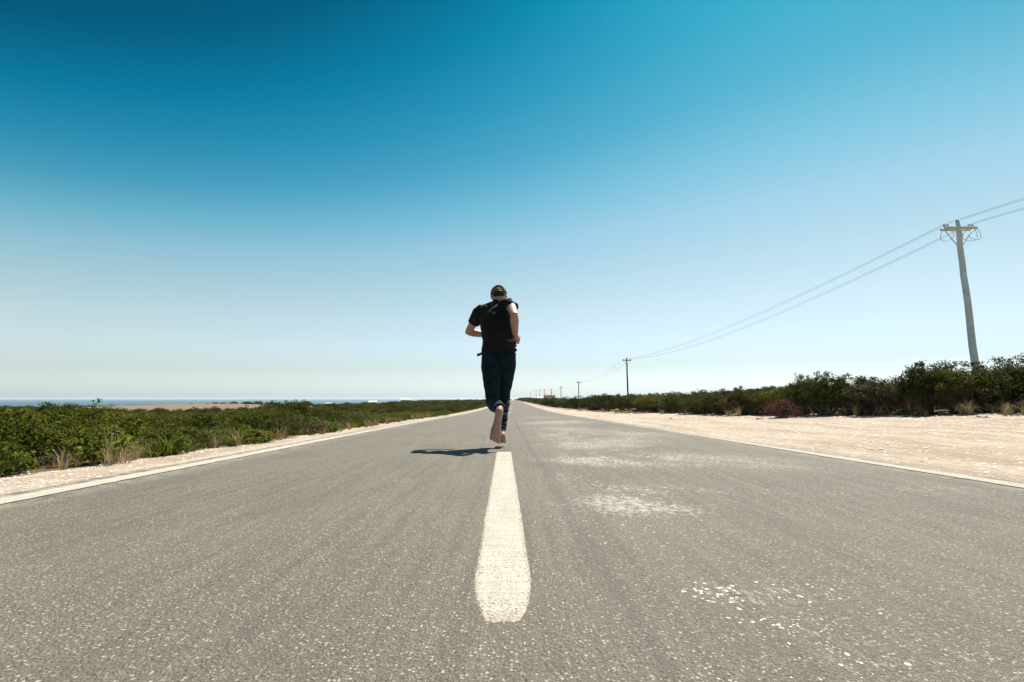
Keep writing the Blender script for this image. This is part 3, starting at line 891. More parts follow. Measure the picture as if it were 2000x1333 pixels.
def shrub_meshes(seed, h, w, n_lobe, clumps, per, leaf, material, low=0.25, twigs=40, wide_top=0.0, clump_r=0.10):
    rng = np.random.default_rng(seed)
    # lobes that make the uneven outline
    lobes = []
    for i in range(n_lobe):
        a = rng.uniform(0, 2 * math.pi); r = w * 0.5 * math.sqrt(rng.uniform(0, 0.5))
        rr = w * rng.uniform(0.20, 0.33)
        hz = h * rng.uniform(0.62, 1.0) * (1 - 0.35 * (r / (w * 0.5)) ** 2)
        lobes.append((np.array([r * math.cos(a), r * math.sin(a), 0]), rr, hz))
    lobes[0] = (np.array([0, 0, 0.0]), w * 0.3, h)
    pos, out, tips = [], [], []
    for c in range(clumps):
        ctr, rr, hz = lobes[rng.integers(n_lobe)]
        a = rng.uniform(0, 2 * math.pi); e = math.asin(rng.uniform(-0.35, 1.0))
        d = np.array([math.cos(a) * math.cos(e), math.sin(a) * math.cos(e), math.sin(e)])
        vert = hz * (0.5 - wide_top * 0.15)
        p = ctr + np.array([0, 0, hz - vert]) + d * np.array([rr, rr, vert]) * rng.uniform(0.72, 1.04)
        if p[2] < low * h * rng.uniform(0.3, 1.6): continue
        tips.append(p)
        k = int(per * rng.uniform(0.5, 1.5))
        cr = clump_r * h * rng.uniform(0.6, 1.5)
        q = np.clip(rng.normal(size=(k, 3)), -1.7, 1.7) * cr * np.array([0.62, 0.62, 0.42])
        pos.append(p + q); out.append(np.repeat(d[None], k, 0) + q / cr * 0.5)
    # sparse inner leaves and a few sprigs sticking out
    k = clumps * per // 6
    q = rng.normal(size=(k, 3)) * np.array([w * 0.22, w * 0.22, h * 0.2]) + np.array([0, 0, h * 0.5])
    q = q[(q[:, 2] > 0.03 * h) & (q[:, 2] < 0.72 * h)]
    pos.append(q); out.append(rng.normal(size=q.shape))
    pos = np.concatenate(pos); out = np.concatenate(out)
    keep = pos[:, 2] > 0.01
    v, f = leaf_cards(rng, pos[keep], out[keep], leaf)
    fm = mesh_np('foliage', v, f, material)
    bm = bmesh.new()
    rnd = random.Random(seed)
    for i in range(min(twigs, len(tips))):
        t = Vector(tips[rnd.randrange(len(tips))])
        b0 = Vector((rnd.gauss(0, w * 0.06), rnd.gauss(0, w * 0.06), -0.05))
        mid = b0.lerp(t, 0.5) + Vector((rnd.gauss(0, 0.06), rnd.gauss(0, 0.06), rnd.uniform(-0.04, 0.05))) * h
        r0 = h * rnd.uniform(0.006, 0.014)
        tube(bm, [b0, mid, t * 1.02], [r0, r0 * 0.7, r0 * 0.25], 4)
    # loose dead twigs low on the outside
    for i in range(twigs):
        a = rnd.uniform(0, 6.283); r = w * rnd.uniform(0.22, 0.46)
        p = Vector((r * math.cos(a), r * math.sin(a), h * rnd.uniform(0.02, 0.45)))
        q = p + Vector((rnd.gauss(0, 0.1), rnd.gauss(0, 0.1), rnd.gauss(0.03, 0.08))) * h
        m_ = p.lerp(q, 0.5) + Vector((rnd.gauss(0, 0.02), rnd.gauss(0, 0.02), rnd.gauss(0, 0.02))) * h
        tube(bm, [p, m_, q], [0.0045 * h, 0.0038 * h, 0.0015], 3)
    sm = bm_mesh('stems', bm, M_TWIG)
    top = float(v[:, 2].max())
    return fm, sm, top

LV = [shrub_meshes(100 + i, 0.45, 0.95, 5, 150, 44, 0.0135, [M_LEAF_L, M_LEAF_L, M_LEAF_L, M_LEAF_OLIVE, M_LEAF_L, M_LEAF_BROWN][i], 0.05, 26, clump_r=0.095) for i in range(6)]
RVv = [shrub_meshes(200 + i, 1.05, 1.75, 7, 230, 56, 0.022, [M_LEAF_R, M_LEAF_R, M_LEAF_OLIVE, M_LEAF_R, M_LEAF_BROWN, M_LEAF_R][i], 0.28 if i % 2 else 0.08, 110, 1.0, 0.075) for i in range(6)]
FV = [shrub_meshes(300 + i, 0.30, 0.42, 4, 80, 22, 0.017, M_LEAF_B, 0.0, 16, clump_r=0.13) for i in range(3)]
REDV = shrub_meshes(400, 0.45, 1.00, 6, 200, 28, 0.016, M_LEAF_RED, 0.0, 90, clump_r=0.12)

def shrub(name, var, x, y, top_z, width, rz, label, cat, group=None, base_w=1.0):
    """top_z: absolute height of its top; the shrub stands on the ground"""
    gz = ground_z(x, y)
    sz = max(0.25, (top_z - gz + 0.02)) / var[2]
    sx = width / base_w
    e = empty(name, (x, y, gz - 0.02), rz, (sx, sx, sz))
    for p_, m_ in (('foliage', var[0]), ('stems', var[1])): tag(obj(p_, m_, e), kind='stuff')
    return tag(e, label, cat, group)

rv = random.Random(77)
first_src_r, first_src_l = [], []
# right side: the shrubs that make the skyline, (x, y, top height, width, label)
RS = [
    (9.25, 8.35, 1.32, 1.9, 'tall dark shrub at the right edge of the photo, rightmost of the row'),
    (8.75, 8.75, 1.27, 1.7, 'tall dark shrub second from the right edge of the photo'),
    (8.15, 8.85, 1.20, 1.6, 'dark shrub directly below and in front of the big pale pole'),
    (7.75, 9.15, 1.22, 1.3, 'shrub with ragged top at the left foot of the big pale pole'),
    (7.25, 9.80, 0.93, 1.5, 'low shrub in the dip between two taller shrubs left of the big pale pole'),
    (6.98, 10.2, 1.02, 1.3, 'broad shrub right of the stepped-down gap in the right-hand hedge'),
    (6.72, 10.7, 1.10, 1.3, 'bushy shrub standing proud over the red-brown dead bush, on its right'),
    (6.55, 11.3, 1.08, 0.95, 'airy shrub with see-through crown at the hedge step behind the red-brown bush'),
    (6.65, 12.2, 0.80, 1.5, 'green shrub behind the red-brown dead bush'),
    (6.40, 12.8, 0.76, 1.4, 'green shrub just left of the red-brown dead bush'),
    (6.10, 13.3, 0.82, 1.3, 'yellowish green rounded shrub left of the red-brown dead bush'),
    (6.05, 14.6, 0.78, 1.5, 'olive shrub in the middle of the right-hand hedge'),
    (5.85, 16.0, 0.72, 1.5, 'shrub with brown bare twigs in the middle of the right-hand hedge'),
    (5.85, 18.0, 0.74, 1.7, 'shrub just right of the second pole, beside the sand'),
    (5.55, 20.0, 0.70, 1.6, 'twiggy brown-green shrub below the second pole'),
    (5.45, 22.5, 0.72, 1.8, 'dark rounded shrub left of the second pole, beside the sand'),
    (5.30, 25.0, 0.72, 1.8, 'bushy shrub between second and third pole, nearer one'),
    (5.05, 28.0, 0.78, 1.9, 'bushy shrub between second and third pole, farther one'),
    (4.90, 32.0, 0.72, 2.0, 'dark shrub below the third pole at the sand edge'),
    (4.60, 37.0, 0.70, 2.0, 'small looking shrub left of the third pole at the sand edge'),
    (4.45, 43.0, 0.66, 2.2, 'distant shrub below the fourth pole at the sand edge'),
    (4.25, 50.0, 0.60, 2.3, 'distant shrub below the far white house at the sand edge'),
    (4.10, 60.0, 0.52, 2.4, 'far shrub left of the far white house where the sand narrows'),
]
for i, (x, y, tz, wd, lab) in enumerate(RS):
    v = RVv[i % 6]
    s_ = shrub('shrub', v, x + 0.35, y + 0.25, tz, wd, rv.uniform(0, 6.28), lab, 'shrub', 'shrubs along the right verge', 1.75)
    if i < 6: first_src_r.append(s_.children[0])
# second rank behind, told apart by nothing
for i in range(90):
    y = 9.0 + 30 * rv.random() ** 1.5
    x = veg_r(y) + 0.9 + rv.random() * (4.0 + 0.12 * y)
    px = x / y
    tz = np.interp(px, [0.1, 0.3, 0.5, 0.62, 0.72, 0.83, 0.95, 1.1], [0.70, 0.72, 0.78, 0.92, 0.95, 1.05, 1.15, 1.25])
    tz = 0.46 + (tz - 0.46) * max(0.5, min(1.15, y / 12.0)) * rv.uniform(0.6, 1.0)
    vi = rv.choice([0, 1, 3, 5, 0, 1, 3, 5, 2, 4])
    tone = {2: 'olive-yellow', 4: 'brownish, twiggy'}.get(vi, 'dark green')
    zone = 'near the big pale pole' if px > 0.68 else 'behind the red-brown bush' if px > 0.42 else 'around the second pole'
    shrub('shrub', RVv[vi], x, y, tz, rv.uniform(1.2, 1.9), rv.uniform(0, 6.28),
          f'{tone} shrub behind the front row on the right, {zone}', 'shrub', 'shrubs massed behind the right verge row', 1.75)
shrub('dead_bush', REDV, 6.05, 11.0, 0.47, 1.0, 0.4, 'red-brown dead bush at the edge of the sand on the right', 'bush', None, 1.0)

# left side: low scrub close to the road, one by one
def left_top(x, y):
    px = -x / max(y, 0.1)
    return float(np.interp(px, [0.1, 0.25, 0.38, 0.43, 0.48, 0.55, 0.60, 0.78, 0.82, 0.86, 0.92, 1.2],
                           [0.10, 0.24, 0.35, 0.44, 0.45, 0.38, 0.31, 0.33, 0.41, 0.46, 0.435, 0.435]))
placed = []
def free(x, y, r):
    for a, b, c in placed:
        if (a - x) ** 2 + (b - y) ** 2 < (r + c) ** 2: return False
    placed.append((x, y, r)); return True

named_left = {
    (-4.05, 4.75): ('tallest dark green shrub near the left edge of the photo', 0.47),
    (-3.85, 3.75): ('dark green shrub cut by the left edge of the photo, at the sand', 0.41),
    (-4.10, 9.3): ('wispy shrub whose tip rises above the sea horizon left of the runner', 0.46),
}
k = 0
for (x, y), (lab, tz) in named_left.items():
    placed.append((x, y, 0.36))
    s_ = shrub('shrub', LV[k % 6], x, y, tz, 1.0, rv.uniform(0, 6.28), lab, 'shrub', 'low scrub beside the left verge', 0.95); k += 1
    first_src_l.append(s_.children[0])
tries = 0
while k < 165 and tries < 6000:
    tries += 1
    y = 2.6 + 22 * rv.random() ** 1.35
    x = veg_l(y) - 0.30 - rv.random() ** 1.4 * min(9.0, 0.8 + 0.85 * y)
    if -x / y > 1.25: continue
    edge = (veg_l(y) - x) < 0.7
    r = rv.uniform(0.19, 0.33)
    if not free(x, y, r): continue
    d = math.hypot(x, y)
    tz = 0.46 + (left_top(x, y) - 0.46) * max(0.8, d / 6.5) + rv.uniform(-0.16, 0.02)
    if edge: tz -= rv.uniform(0.02, 0.14)
    tz = max(tz, ground_z(x, y) + 0.22)
    vi = rv.choice([0, 1, 2, 4, 0, 1, 2, 4, 3, 3, 3, 5])
    tone = {3: 'olive-yellow', 5: 'brownish, half-dry'}.get(vi, 'dark green')
    pxr = -x / y
    zone = ('near the photo\'s left edge' if pxr > 0.78 else 'below the tan field' if pxr > 0.5 else 'halfway to the runner' if pxr > 0.3 else 'close to the runner')
    lab = (f'low {tone} shrub edging the left verge, {zone}' if edge else f'low {tone} shrub in the left scrub, {zone}')
    s_ = shrub('shrub', LV[vi], x, y, tz, r * rv.uniform(3.2, 4.4), rv.uniform(0, 6.28), lab, 'shrub',
               'low scrub beside the left verge' if edge else 'low scrub behind the left verge row', 0.95)
    if len(first_src_l) < 6: first_src_l.append(s_.children[0])
    k += 1

# farther scrub: one carpet per side, nobody could count it
def scatter(name, pts, srcs, label, cat):
    me = bpy.data.meshes.new(name)
    me.from_pydata([p[0] for p in pts], [], [])
    for an, typ, dim in (('turn', 'FLOAT', 0), ('size', 'FLOAT_VECTOR', 1), ('pick', 'INT', 2)):
        a = me.attributes.new(an, typ, 'POINT')
        if dim == 1: a.data.foreach_set('vector', np.array([p[2] for p in pts], np.float32).ravel())
        else: a.data.foreach_set('value', np.array([p[1] if dim == 0 else p[3] for p in pts], np.float32 if dim == 0 else np.int32))
    o = obj(name, me)
    nt = bpy.data.node_groups.new(name, 'GeometryNodeTree')
    nt.interface.new_socket('Geometry', in_out='INPUT', socket_type='NodeSocketGeometry')
    nt.interface.new_socket('Geometry', in_out='OUTPUT', socket_type='NodeSocketGeometry')
    gi, go = nt.nodes.new('NodeGroupInput'), nt.nodes.new('NodeGroupOutput')
    iop = nt.nodes.new('GeometryNodeInstanceOnPoints')
    jn = nt.nodes.new('GeometryNodeJoinGeometry')
    for s_ in srcs:
        oi = nt.nodes.new('GeometryNodeObjectInfo'); oi.inputs['Object'].default_value = s_; oi.inputs['As Instance'].default_value = True
        oi.transform_space = 'ORIGINAL'
        nt.links.new(oi.outputs['Geometry'], jn.inputs[0])
    def na(n_, t):
        q = nt.nodes.new('GeometryNodeInputNamedAttribute'); q.data_type = t; q.inputs[0].default_value = n_
        return q.outputs[0]
    cx = nt.nodes.new('ShaderNodeCombineXYZ')
    nt.links.new(na('turn', 'FLOAT'), cx.inputs[2])
    nt.links.new(gi.outputs[0], iop.inputs['Points']); nt.links.new(jn.outputs[0], iop.inputs['Instance'])
    iop.inputs['Pick Instance'].default_value = True
    nt.links.new(na('pick', 'INT'), iop.inputs['Instance Index'])
    nt.links.new(cx.outputs[0], iop.inputs['Rotation']); nt.links.new(na('size', 'FLOAT_VECTOR'), iop.inputs['Scale'])
    nt.links.new(iop.outputs[0], go.inputs[0])
    o.modifiers.new('scatter', 'NODES').node_group = nt
    return tag(o, label, cat, None, 'stuff')

pts = []
while len(pts) < 9000:
    y = 8 * math.exp(rv.random() * math.log(110))
    px = rv.uniform(0.02, 1.5)
    x = -px * y
    if rv.random() < 0.15: x = veg_l(y) - rv.random() * 3
    if x > veg_l(y) - 0.45 or y < 8: continue
    if y < 24 and any((a - x) ** 2 + (b - y) ** 2 < 0.28 for a, b, c in placed): continue
    if clearing(x, y) > 0.25: continue
    gz = ground_z(x, y)
    s_ = rv.uniform(0.75, 1.25) * (1 + 0.9 * smooth01((y - 25) / 100) + 2.0 * smooth01((y - 150) / 500))
    sz = s_ * rv.uniform(0.45, 1.1)
    if y < 30:
        lim = 0.46 + (left_top(x, y) - 0.46) * max(0.8, math.hypot(x, y) / 6.5)
        sz = min(sz, max(0.5, (lim - gz) / 0.5))
    pts.append(((x, y, gz - 0.02), rv.uniform(0, 6.28), (s_, s_, sz), rv.randrange(6)))
scatter('scrub', pts, first_src_l, 'carpet of low green scrub running from the road to the sea', 'scrub')
pts = []
while len(pts) < 4200:
    y = 16 * math.exp(rv.random() * math.log(60))
    px = rv.uniform(0.02, 1.25)
    x = px * y
    if rv.random() < 0.2: x = veg_r(y) + rv.random() * 6
    if x < veg_r(y) + (1.0 if y < 60 else 0.5): continue
    if y < 40 and x < veg_r(y) + 1.5 and rv.random() < 0.6: continue
    gz = ground_z(x, y)
    s_ = rv.uniform(0.6, 1.0) * (1 + 0.8 * smooth01((y - 60) / 200))
    lim = 0.46 + y * np.interp(px, [0, 0.05, 0.1, 0.2, 0.4, 0.6, 0.9, 1.2], [0.002, 0.003, 0.006, 0.009, 0.018, 0.03, 0.06, 0.08]) if y < 80 else 99
    sz = min(s_ * rv.uniform(0.35, 1.0), max(0.3, (lim - gz) / 1.1))
    pts.append(((x, y, gz - 0.03), rv.uniform(0, 6.28), (s_, s_, sz), rv.randrange(6)))
scatter('scrub', pts, first_src_r, 'dark green scrub stretching away behind the right-hand shrubs', 'scrub')

# ------------------------------------------------------------------ power line on the right
POLES = [  # x, y, top z
    (13.95, -26, 6.1), (13.68, 14.3, 5.90), (13.1, 55, 5.05), (13.2, 96, 3.85), (13.2, 131, 3.68), (13.2, 164, 3.62),
    (13.1, 197, 4.25), (13.1, 231, 4.7), (13.2, 265, 5.0), (13.0, 340, 5.0)]
POLE_LAB = [None, 'big pale leaning-looking utility pole at the right with looped cables under its arm',
            'second utility pole, dark, rising from the hedge on the right', 'third utility pole, thin and dark, left of the second',
            'fourth utility pole in the row', 'fifth utility pole, right beside the far white house',
            'sixth utility pole, in front of the far white house', 'seventh utility pole, left of the far white house', 'eighth utility pole, thin in the distance',
            'farthest utility pole in the row, faint near the road end']
ARM_X = (-0.43, -0.33, 0.33, 0.43)
def build_pole(i, x, y, tz):
    gz = ground_z(x, y); H = tz - gz
    e = empty('utility_pole', (x, y, gz))
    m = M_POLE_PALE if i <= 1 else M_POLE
    r0 = 0.098
    rnd = random.Random(50 + i)
    bm = bmesh.new()
    n = 14
    pts = [(0.025 * math.sin(3 * k / n + i) + rnd.gauss(0, 0.006), rnd.gauss(0, 0.006), -0.4 + (H + 0.4) * k / n) for k in range(n + 1)]
    tube(bm, pts, [r0 * (1.08 - 0.38 * k / n) for k in range(n + 1)], 12)
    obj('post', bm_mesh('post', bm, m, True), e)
    za = H - 0.28
    bm = bmesh.new()
    box(bm, (0, -0.095, za), (0.96, 0.05, 0.07)); box(bm, (0, 0.095, za), (0.96, 0.05, 0.07))
    bmesh.ops.bevel(bm, geom=bm.edges[:], offset=0.008, segments=1, affect='EDGES')
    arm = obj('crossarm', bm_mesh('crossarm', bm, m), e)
    for ax in ARM_X:
        bm = bmesh.new()
        tube(bm, [(ax, 0, za), (ax, 0, za + 0.06), (ax, 0, za + 0.065), (ax, 0, za + 0.10), (ax, 0, za + 0.105), (ax, 0, za + 0.15)], [0.012, 0.012, 0.035, 0.028, 0.035, 0.018], 10)
        obj('insulator', bm_mesh('insulator', bm, M_INSUL, True), arm)
    if i <= 2:
        bm = bmesh.new()
        for s_ in (-1, 1):
            tube(bm, [(s_ * 0.42, 0.02, za - 0.04), (s_ * 0.1, 0.02, za - 0.50)], 0.014, 6)
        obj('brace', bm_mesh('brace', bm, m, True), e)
    if i == 1:
        for s_, cx, cr in ((-1, -0.40, 0.20), (1, 0.36, 0.22), (1, 0.52, 0.17)):
            bm = bmesh.new()
            ring = [(cx + cr * (1 + 0.12 * math.sin(2 * q)) * math.cos(q), 0.05 * math.sin(2 * q + s_), za - 0.19 + cr * 0.95 * math.sin(q)) for q in np.linspace(0.3, 6.5, 30)]
            tube(bm, ring, 0.007, 5)
            obj('cable_loop', bm_mesh('cable_loop', bm, M_WIRE, True), e)
    return e, (x, y, gz + za + 0.15)

heads = []
for i, (x, y, tz) in enumerate(POLES):
    e, hd = build_pole(i, x, y, tz)
    tag(e, POLE_LAB[i] or 'utility pole behind the camera holding the near end of the wires', 'pole', 'utility poles along the right side')
    heads.append(hd)
WIRE_LAB = ['leftmost overhead wire of the four on the poles', 'second overhead wire from the left on the poles', 'third overhead wire from the left on the poles', 'rightmost overhead wire of the four on the poles']
for k, ax in enumerate(ARM_X):
    bm = bmesh.new()
    pts = []
    for j, ((x0, y0, z0), (x1, y1, z1)) in enumerate(zip(heads, heads[1:])):
        n = 22 if j < 3 else 8
        sag = 0.75 + 0.06 * k
        for q in range(n):
            t = q / n
            pts.append((x0 + (x1 - x0) * t + ax, y0 + (y1 - y0) * t, z0 + (z1 - z0) * t - 4 * sag * t * (1 - t)))
    x1, y1, z1 = heads[-1]; pts.append((x1 + ax, y1, z1))
    tube(bm, pts, 0.0045, 5)
    tag(obj('overhead_wire', bm_mesh('overhead_wire', bm, M_WIRE, True)), WIRE_LAB[k], 'wire', 'overhead wires')

# ------------------------------------------------------------------ far houses
def house(x, y, L_, D_, h, rz, label, roof=None, chimney=False):
    e = empty('house', (x, y, ground_z(x, y) - 0.1), rz)
    hh = h + 0.1
    bm = bmesh.new(); box(bm, (0, 0, hh / 2), (L_, D_, hh)); wall = obj('wall', bm_mesh('wall', bm, M_WALL), e)
    bm = bmesh.new()
    o_ = 0.25; rh = 0.16 * D_ + 0.3
    a = [bm.verts.new(p) for p in ((-L_ / 2 - o_, -D_ / 2 - o_, hh), (L_ / 2 + o_, -D_ / 2 - o_, hh), (L_ / 2 + o_, D_ / 2 + o_, hh), (-L_ / 2 - o_, D_ / 2 + o_, hh), (-L_ / 2 - o_, 0, hh + rh), (L_ / 2 + o_, 0, hh + rh))]
    for q in ((0, 1, 5, 4), (2, 3, 4, 5), (1, 2, 5), (3, 0, 4), (3, 2, 1, 0)): bm.faces.new([a[i] for i in q])
    rf = obj('roof', bm_mesh('roof', bm, roof or M_WALL), e)
    if chimney:
        bm = bmesh.new(); box(bm, (L_ * 0.2, 0.4, hh + rh), (0.5, 0.5, 1.2)); obj('chimney', bm_mesh('chimney', bm, M_WALL), rf)
    n = max(2, int(L_ / 2.2))
    for k in range(n):
        cx = -L_ / 2 + L_ * (k + 0.5) / n
        bm = bmesh.new()
        if k == n // 2: box(bm, (cx, -D_ / 2, 1.05), (0.9, 0.12, 2.1))
        else: box(bm, (cx, -D_ / 2, hh * 0.55), (0.9, 0.10, 0.9))
        obj('door' if k == n // 2 else 'window', bm_mesh('opening', bm, M_GLASS), e)
    return tag(e, label, 'house')
house(19.6, 255, 6.0, 5.0, 4.0, -0.05, 'white house with pale red roof far off beyond the scrub on the right', M_ROOF, True)
house(15.2, 268, 3.2, 3.0, 2.6, 0.1, 'small grey outbuilding left of the far white house')
house(-176, 470, 8, 6, 3.0, 0.35, 'tiny white house far left of the runner, nearest the sea')
house(-130, 455, 7, 6, 3.0, 0.25, 'tiny white house far off, midway between sea and runner')
house(-98, 450, 9, 6, 3.0, 0.2, 'tiny white house far off, nearest the runner on the left')

# ------------------------------------------------------------------ loose stones, grit, weeds
def stone_proto(rng):
    v = np.array([(1, 0, 0), (0.3, 0.95, 0), (-0.8, 0.6, 0), (-0.8, -0.6, 0), (0.3, -0.95, 0), (0.35, 0.2, 0.75), (-0.35, 0.1, 0.7), (0.0, -0.4, 0.65)], np.float32)
    v = v * rng.uniform(0.75, 1.25, (8, 3))
    f = np.array([(0, 1, 5), (1, 6, 5), (1, 2, 6), (2, 3, 6), (3, 7, 6), (3, 4, 7), (4, 0, 7), (0, 5, 7), (5, 6, 7)], np.int32)
    return v, f

def stones_mesh(name, pts, material, seed, flat=0.6):
    rng = np.random.default_rng(seed)
    V, F = [], []
    for i, (x, y, z, s_) in enumerate(pts):
        v, f = stone_proto(rng)
        a = rng.uniform(0, 6.283); c, s2 = math.cos(a), math.sin(a)
        v = v * np.array([s_, s_ * rng.uniform(0.6, 1), s_ * flat])
        v = np.stack([v[:, 0] * c - v[:, 1] * s2 + x, v[:, 0] * s2 + v[:, 1] * c + y, v[:, 2] + z - s_ * 0.12], 1)
        V.append(v); F.append(f + 8 * i)
    return mesh_np(name, np.concatenate(V), np.concatenate(F), material)

rs = random.Random(5)
pts = []
while len(pts) < 9000:
    y = 3.0 * math.exp(rs.random() * math.log(9)) ; x0 = road_x(y) + road_wr(y) + 0.05
    x = x0 + (veg_r(y) - x0 + 0.6) * rs.random() ** 0.9
    if x / y > 1.15: continue
    far = rs.random()
    s_ = 0.006 + 0.022 * rs.random() ** 3.0 * (1.4 if x > veg_r(y) - 1.5 else 1.0)
    pts.append((x, y, ground_z(x, y), s_))
tag(obj('gravel', stones_mesh('gravel', pts, M_STONE, 1)), 'loose pale gravel over the wide sandy verge on the right', 'gravel', None, 'stuff')
pts = []
while len(pts) < 3500:
    y = 1.9 * math.exp(rs.random() * math.log(9)); x0 = road_x(y) - LEFT_W - 0.08
    x = x0 - (x0 - veg_l(y) + 0.3) * rs.random()
    pts.append((x, y, ground_z(x, y), 0.004 + 0.014 * rs.random() ** 3.0))
tag(obj('gravel', stones_mesh('gravel', pts, M_STONE, 2)), 'loose pale gravel on the narrow left verge', 'gravel', None, 'stuff')
# grit and stone chips lying in the road surface
pts = []
while len(pts) < 7000:
    y = 0.62 * math.exp(rs.random() * math.log(8)); px = rs.uniform(-1.2, 1.2); x = px * y
    if x < road_x(y) - 2.2 or x > road_x(y) + 2.7: continue
    if abs(x - road_x(y)) < 0.085 and y > 0.97: continue
    pts.append((x, y, road_z(y), 0.0011 + 0.0029 * rs.random() ** 2.5))
tag(obj('grit', stones_mesh('grit', pts, M_GRIT, 3, 0.45)), 'fine pale grit scattered over the near asphalt', 'grit', None, 'stuff')
# chalky flakes in loose patches on the right lane: (x, y, spread, count, size)
pts = []
for cx, cy, sp, n, sz in ((0.49, 1.21, 0.05, 60, 0.011), (0.70, 1.22, 0.05, 34, 0.009), (0.54, 1.05, 0.04, 22, 0.010), (0.62, 0.90, 0.045, 14, 0.010),
                          (0.40, 0.80, 0.05, 10, 0.008), (0.30, 0.84, 0.05, 8, 0.007), (0.58, 0.80, 0.05, 10, 0.008), (0.40, 1.85, 0.16, 110, 0.008), (0.55, 2.1, 0.15, 60, 0.008),
                          (0.25, 1.95, 0.10, 40, 0.007), (0.45, 2.9, 0.25, 90, 0.009), (1.0, 3.0, 0.4, 70, 0.009), (1.6, 3.4, 0.5, 80, 0.01), (0.8, 4.5, 0.5, 90, 0.012)):
    for k in range(n):
        x = cx + rs.gauss(0, sp); y = cy + rs.gauss(0, sp * 0.75)
        if x < road_x(y) + 0.10: continue
        pts.append((x, y, road_z(y) + 0.001, sz * 0.62 * rs.uniform(0.2, 1.0) ** 1.3))
tag(obj('chalk_flakes', stones_mesh('chalk_flakes', pts, M_CHALK, 4, 0.12)), 'pale chalky flakes spilt in patches on the right lane', 'flakes', None, 'stuff')

# bigger stones, one by one
def rock(x, y, r, label, seed):
    rng = np.random.default_rng(seed)
    bm = bmesh.new()
    bmesh.ops.create_icosphere(bm, subdivisions=3, radius=1.0)
    for v in bm.verts:
        n_ = mnoise.noise((v.co.x * 1.6 + seed, v.co.y * 1.6, v.co.z * 1.6)) * 0.35 + mnoise.noise((v.co.x * 5, v.co.y * 5 + seed, v.co.z * 5)) * 0.08
        v.co = v.co * (1 + n_)
        v.co = Vector((v.co.x * r, v.co.y * r * 0.75, v.co.z * r * 0.42))
    o = obj('stone', bm_mesh('stone', bm, M_STONE), None, (x, y, ground_z(x, y) + r * 0.12))
    o.rotation_euler = (0, 0, rng.uniform(0, 6.28))
    return tag(o, label, 'stone', 'stones on the right verge')
rock(7.15, 10.7, 0.13, 'pale flat stone beside the red-brown dead bush, on its right', 1)
rock(5.62, 11.1, 0.10, 'pale stone just left of the red-brown dead bush', 2)
rock(8.6, 7.7, 0.14, 'pale stone in front of the tall dark shrubs near the right edge of the photo', 3)
rock(8.05, 6.9, 0.11, 'grey stone out on the sand near the right edge of the photo', 4)
rock(7.6, 7.9, 0.09, 'small stone on the sand below the big pale pole', 5)
rock(4.4, 13.5, 0.07, 'dark small stone out on the sand, left of the red-brown bush', 6)

def blade_mesh(name, seed, n, h, spread, wid, material, droop=0.5):
    rng = np.random.default_rng(seed)
    V, F = [], []
    for i in range(n):
        a = rng.uniform(0, 6.283); r = spread * 0.25 * math.sqrt(rng.random())
        b0 = np.array([r * math.cos(a), r * math.sin(a), 0.0])
        a2 = a + rng.normal(0, 0.6); ln = h * rng.uniform(0.5, 1.15); lean = rng.uniform(0.1, 1.0) * spread
        d = np.array([math.cos(a2), math.sin(a2), 0]); s_ = np.array([-d[1], d[0], 0]) * wid
        p1 = b0 + d * lean * 0.35 + np.array([0, 0, ln * 0.6]); p2 = b0 + d * lean + np.array([0, 0, ln * (1 - droop * rng.random() * 0.5)])
        k = len(V) * 6
        V.append(np.array([b0 - s_, b0 + s_, p1 - s_ * 0.8, p1 + s_ * 0.8, p2 - s_ * 0.15, p2 + s_ * 0.15]))
        F += [(k, k + 1, k + 3, k + 2), (k + 2, k + 3, k + 5, k + 4)]
    return mesh_np(name, np.concatenate(V), np.array(F), material)

DRYV = [blade_mesh('blades', 10 + i, 46, 0.22, 0.16, 0.0022, M_DRY) for i in range(4)]
GRNV = [blade_mesh('blades', 20 + i, 40, 0.13, 0.16, 0.0045, M_LEAF_B) for i in range(3)]
def head_mesh(seed, h):
    bm = bmesh.new(); rnd = random.Random(seed)
    for k in range(7):
        a = rnd.uniform(0, 6.28); r = rnd.uniform(0.02, 0.13)
        top = Vector((r * math.cos(a), r * math.sin(a), h * rnd.uniform(0.7, 1.1)))
        tube(bm, [(0, 0, 0), top * 0.55 + Vector((0.01, 0, 0.02)), top], [0.0022, 0.0018, 0.0012], 4)
        bmesh.ops.create_icosphere(bm, subdivisions=1, radius=1.0, matrix=Matrix.Translation(top) @ Matrix.Diagonal((0.007, 0.007, 0.016, 1)))
    return bm_mesh('seed_stalks', bm, M_DRY)
SEEDV = [head_mesh(30 + i, 0.33) for i in range(3)]

def tuft(name, me_list, x, y, sc, label, cat, group, part='blades'):
    e = empty(name, (x, y, ground_z(x, y) - 0.005), rs.uniform(0, 6.28), (sc, sc, sc * rs.uniform(0.8, 1.2)))
    for p_, me in zip(part if isinstance(part, (list, tuple)) else [part], me_list): obj(p_, me, e)
    return tag(e, label, cat, group)

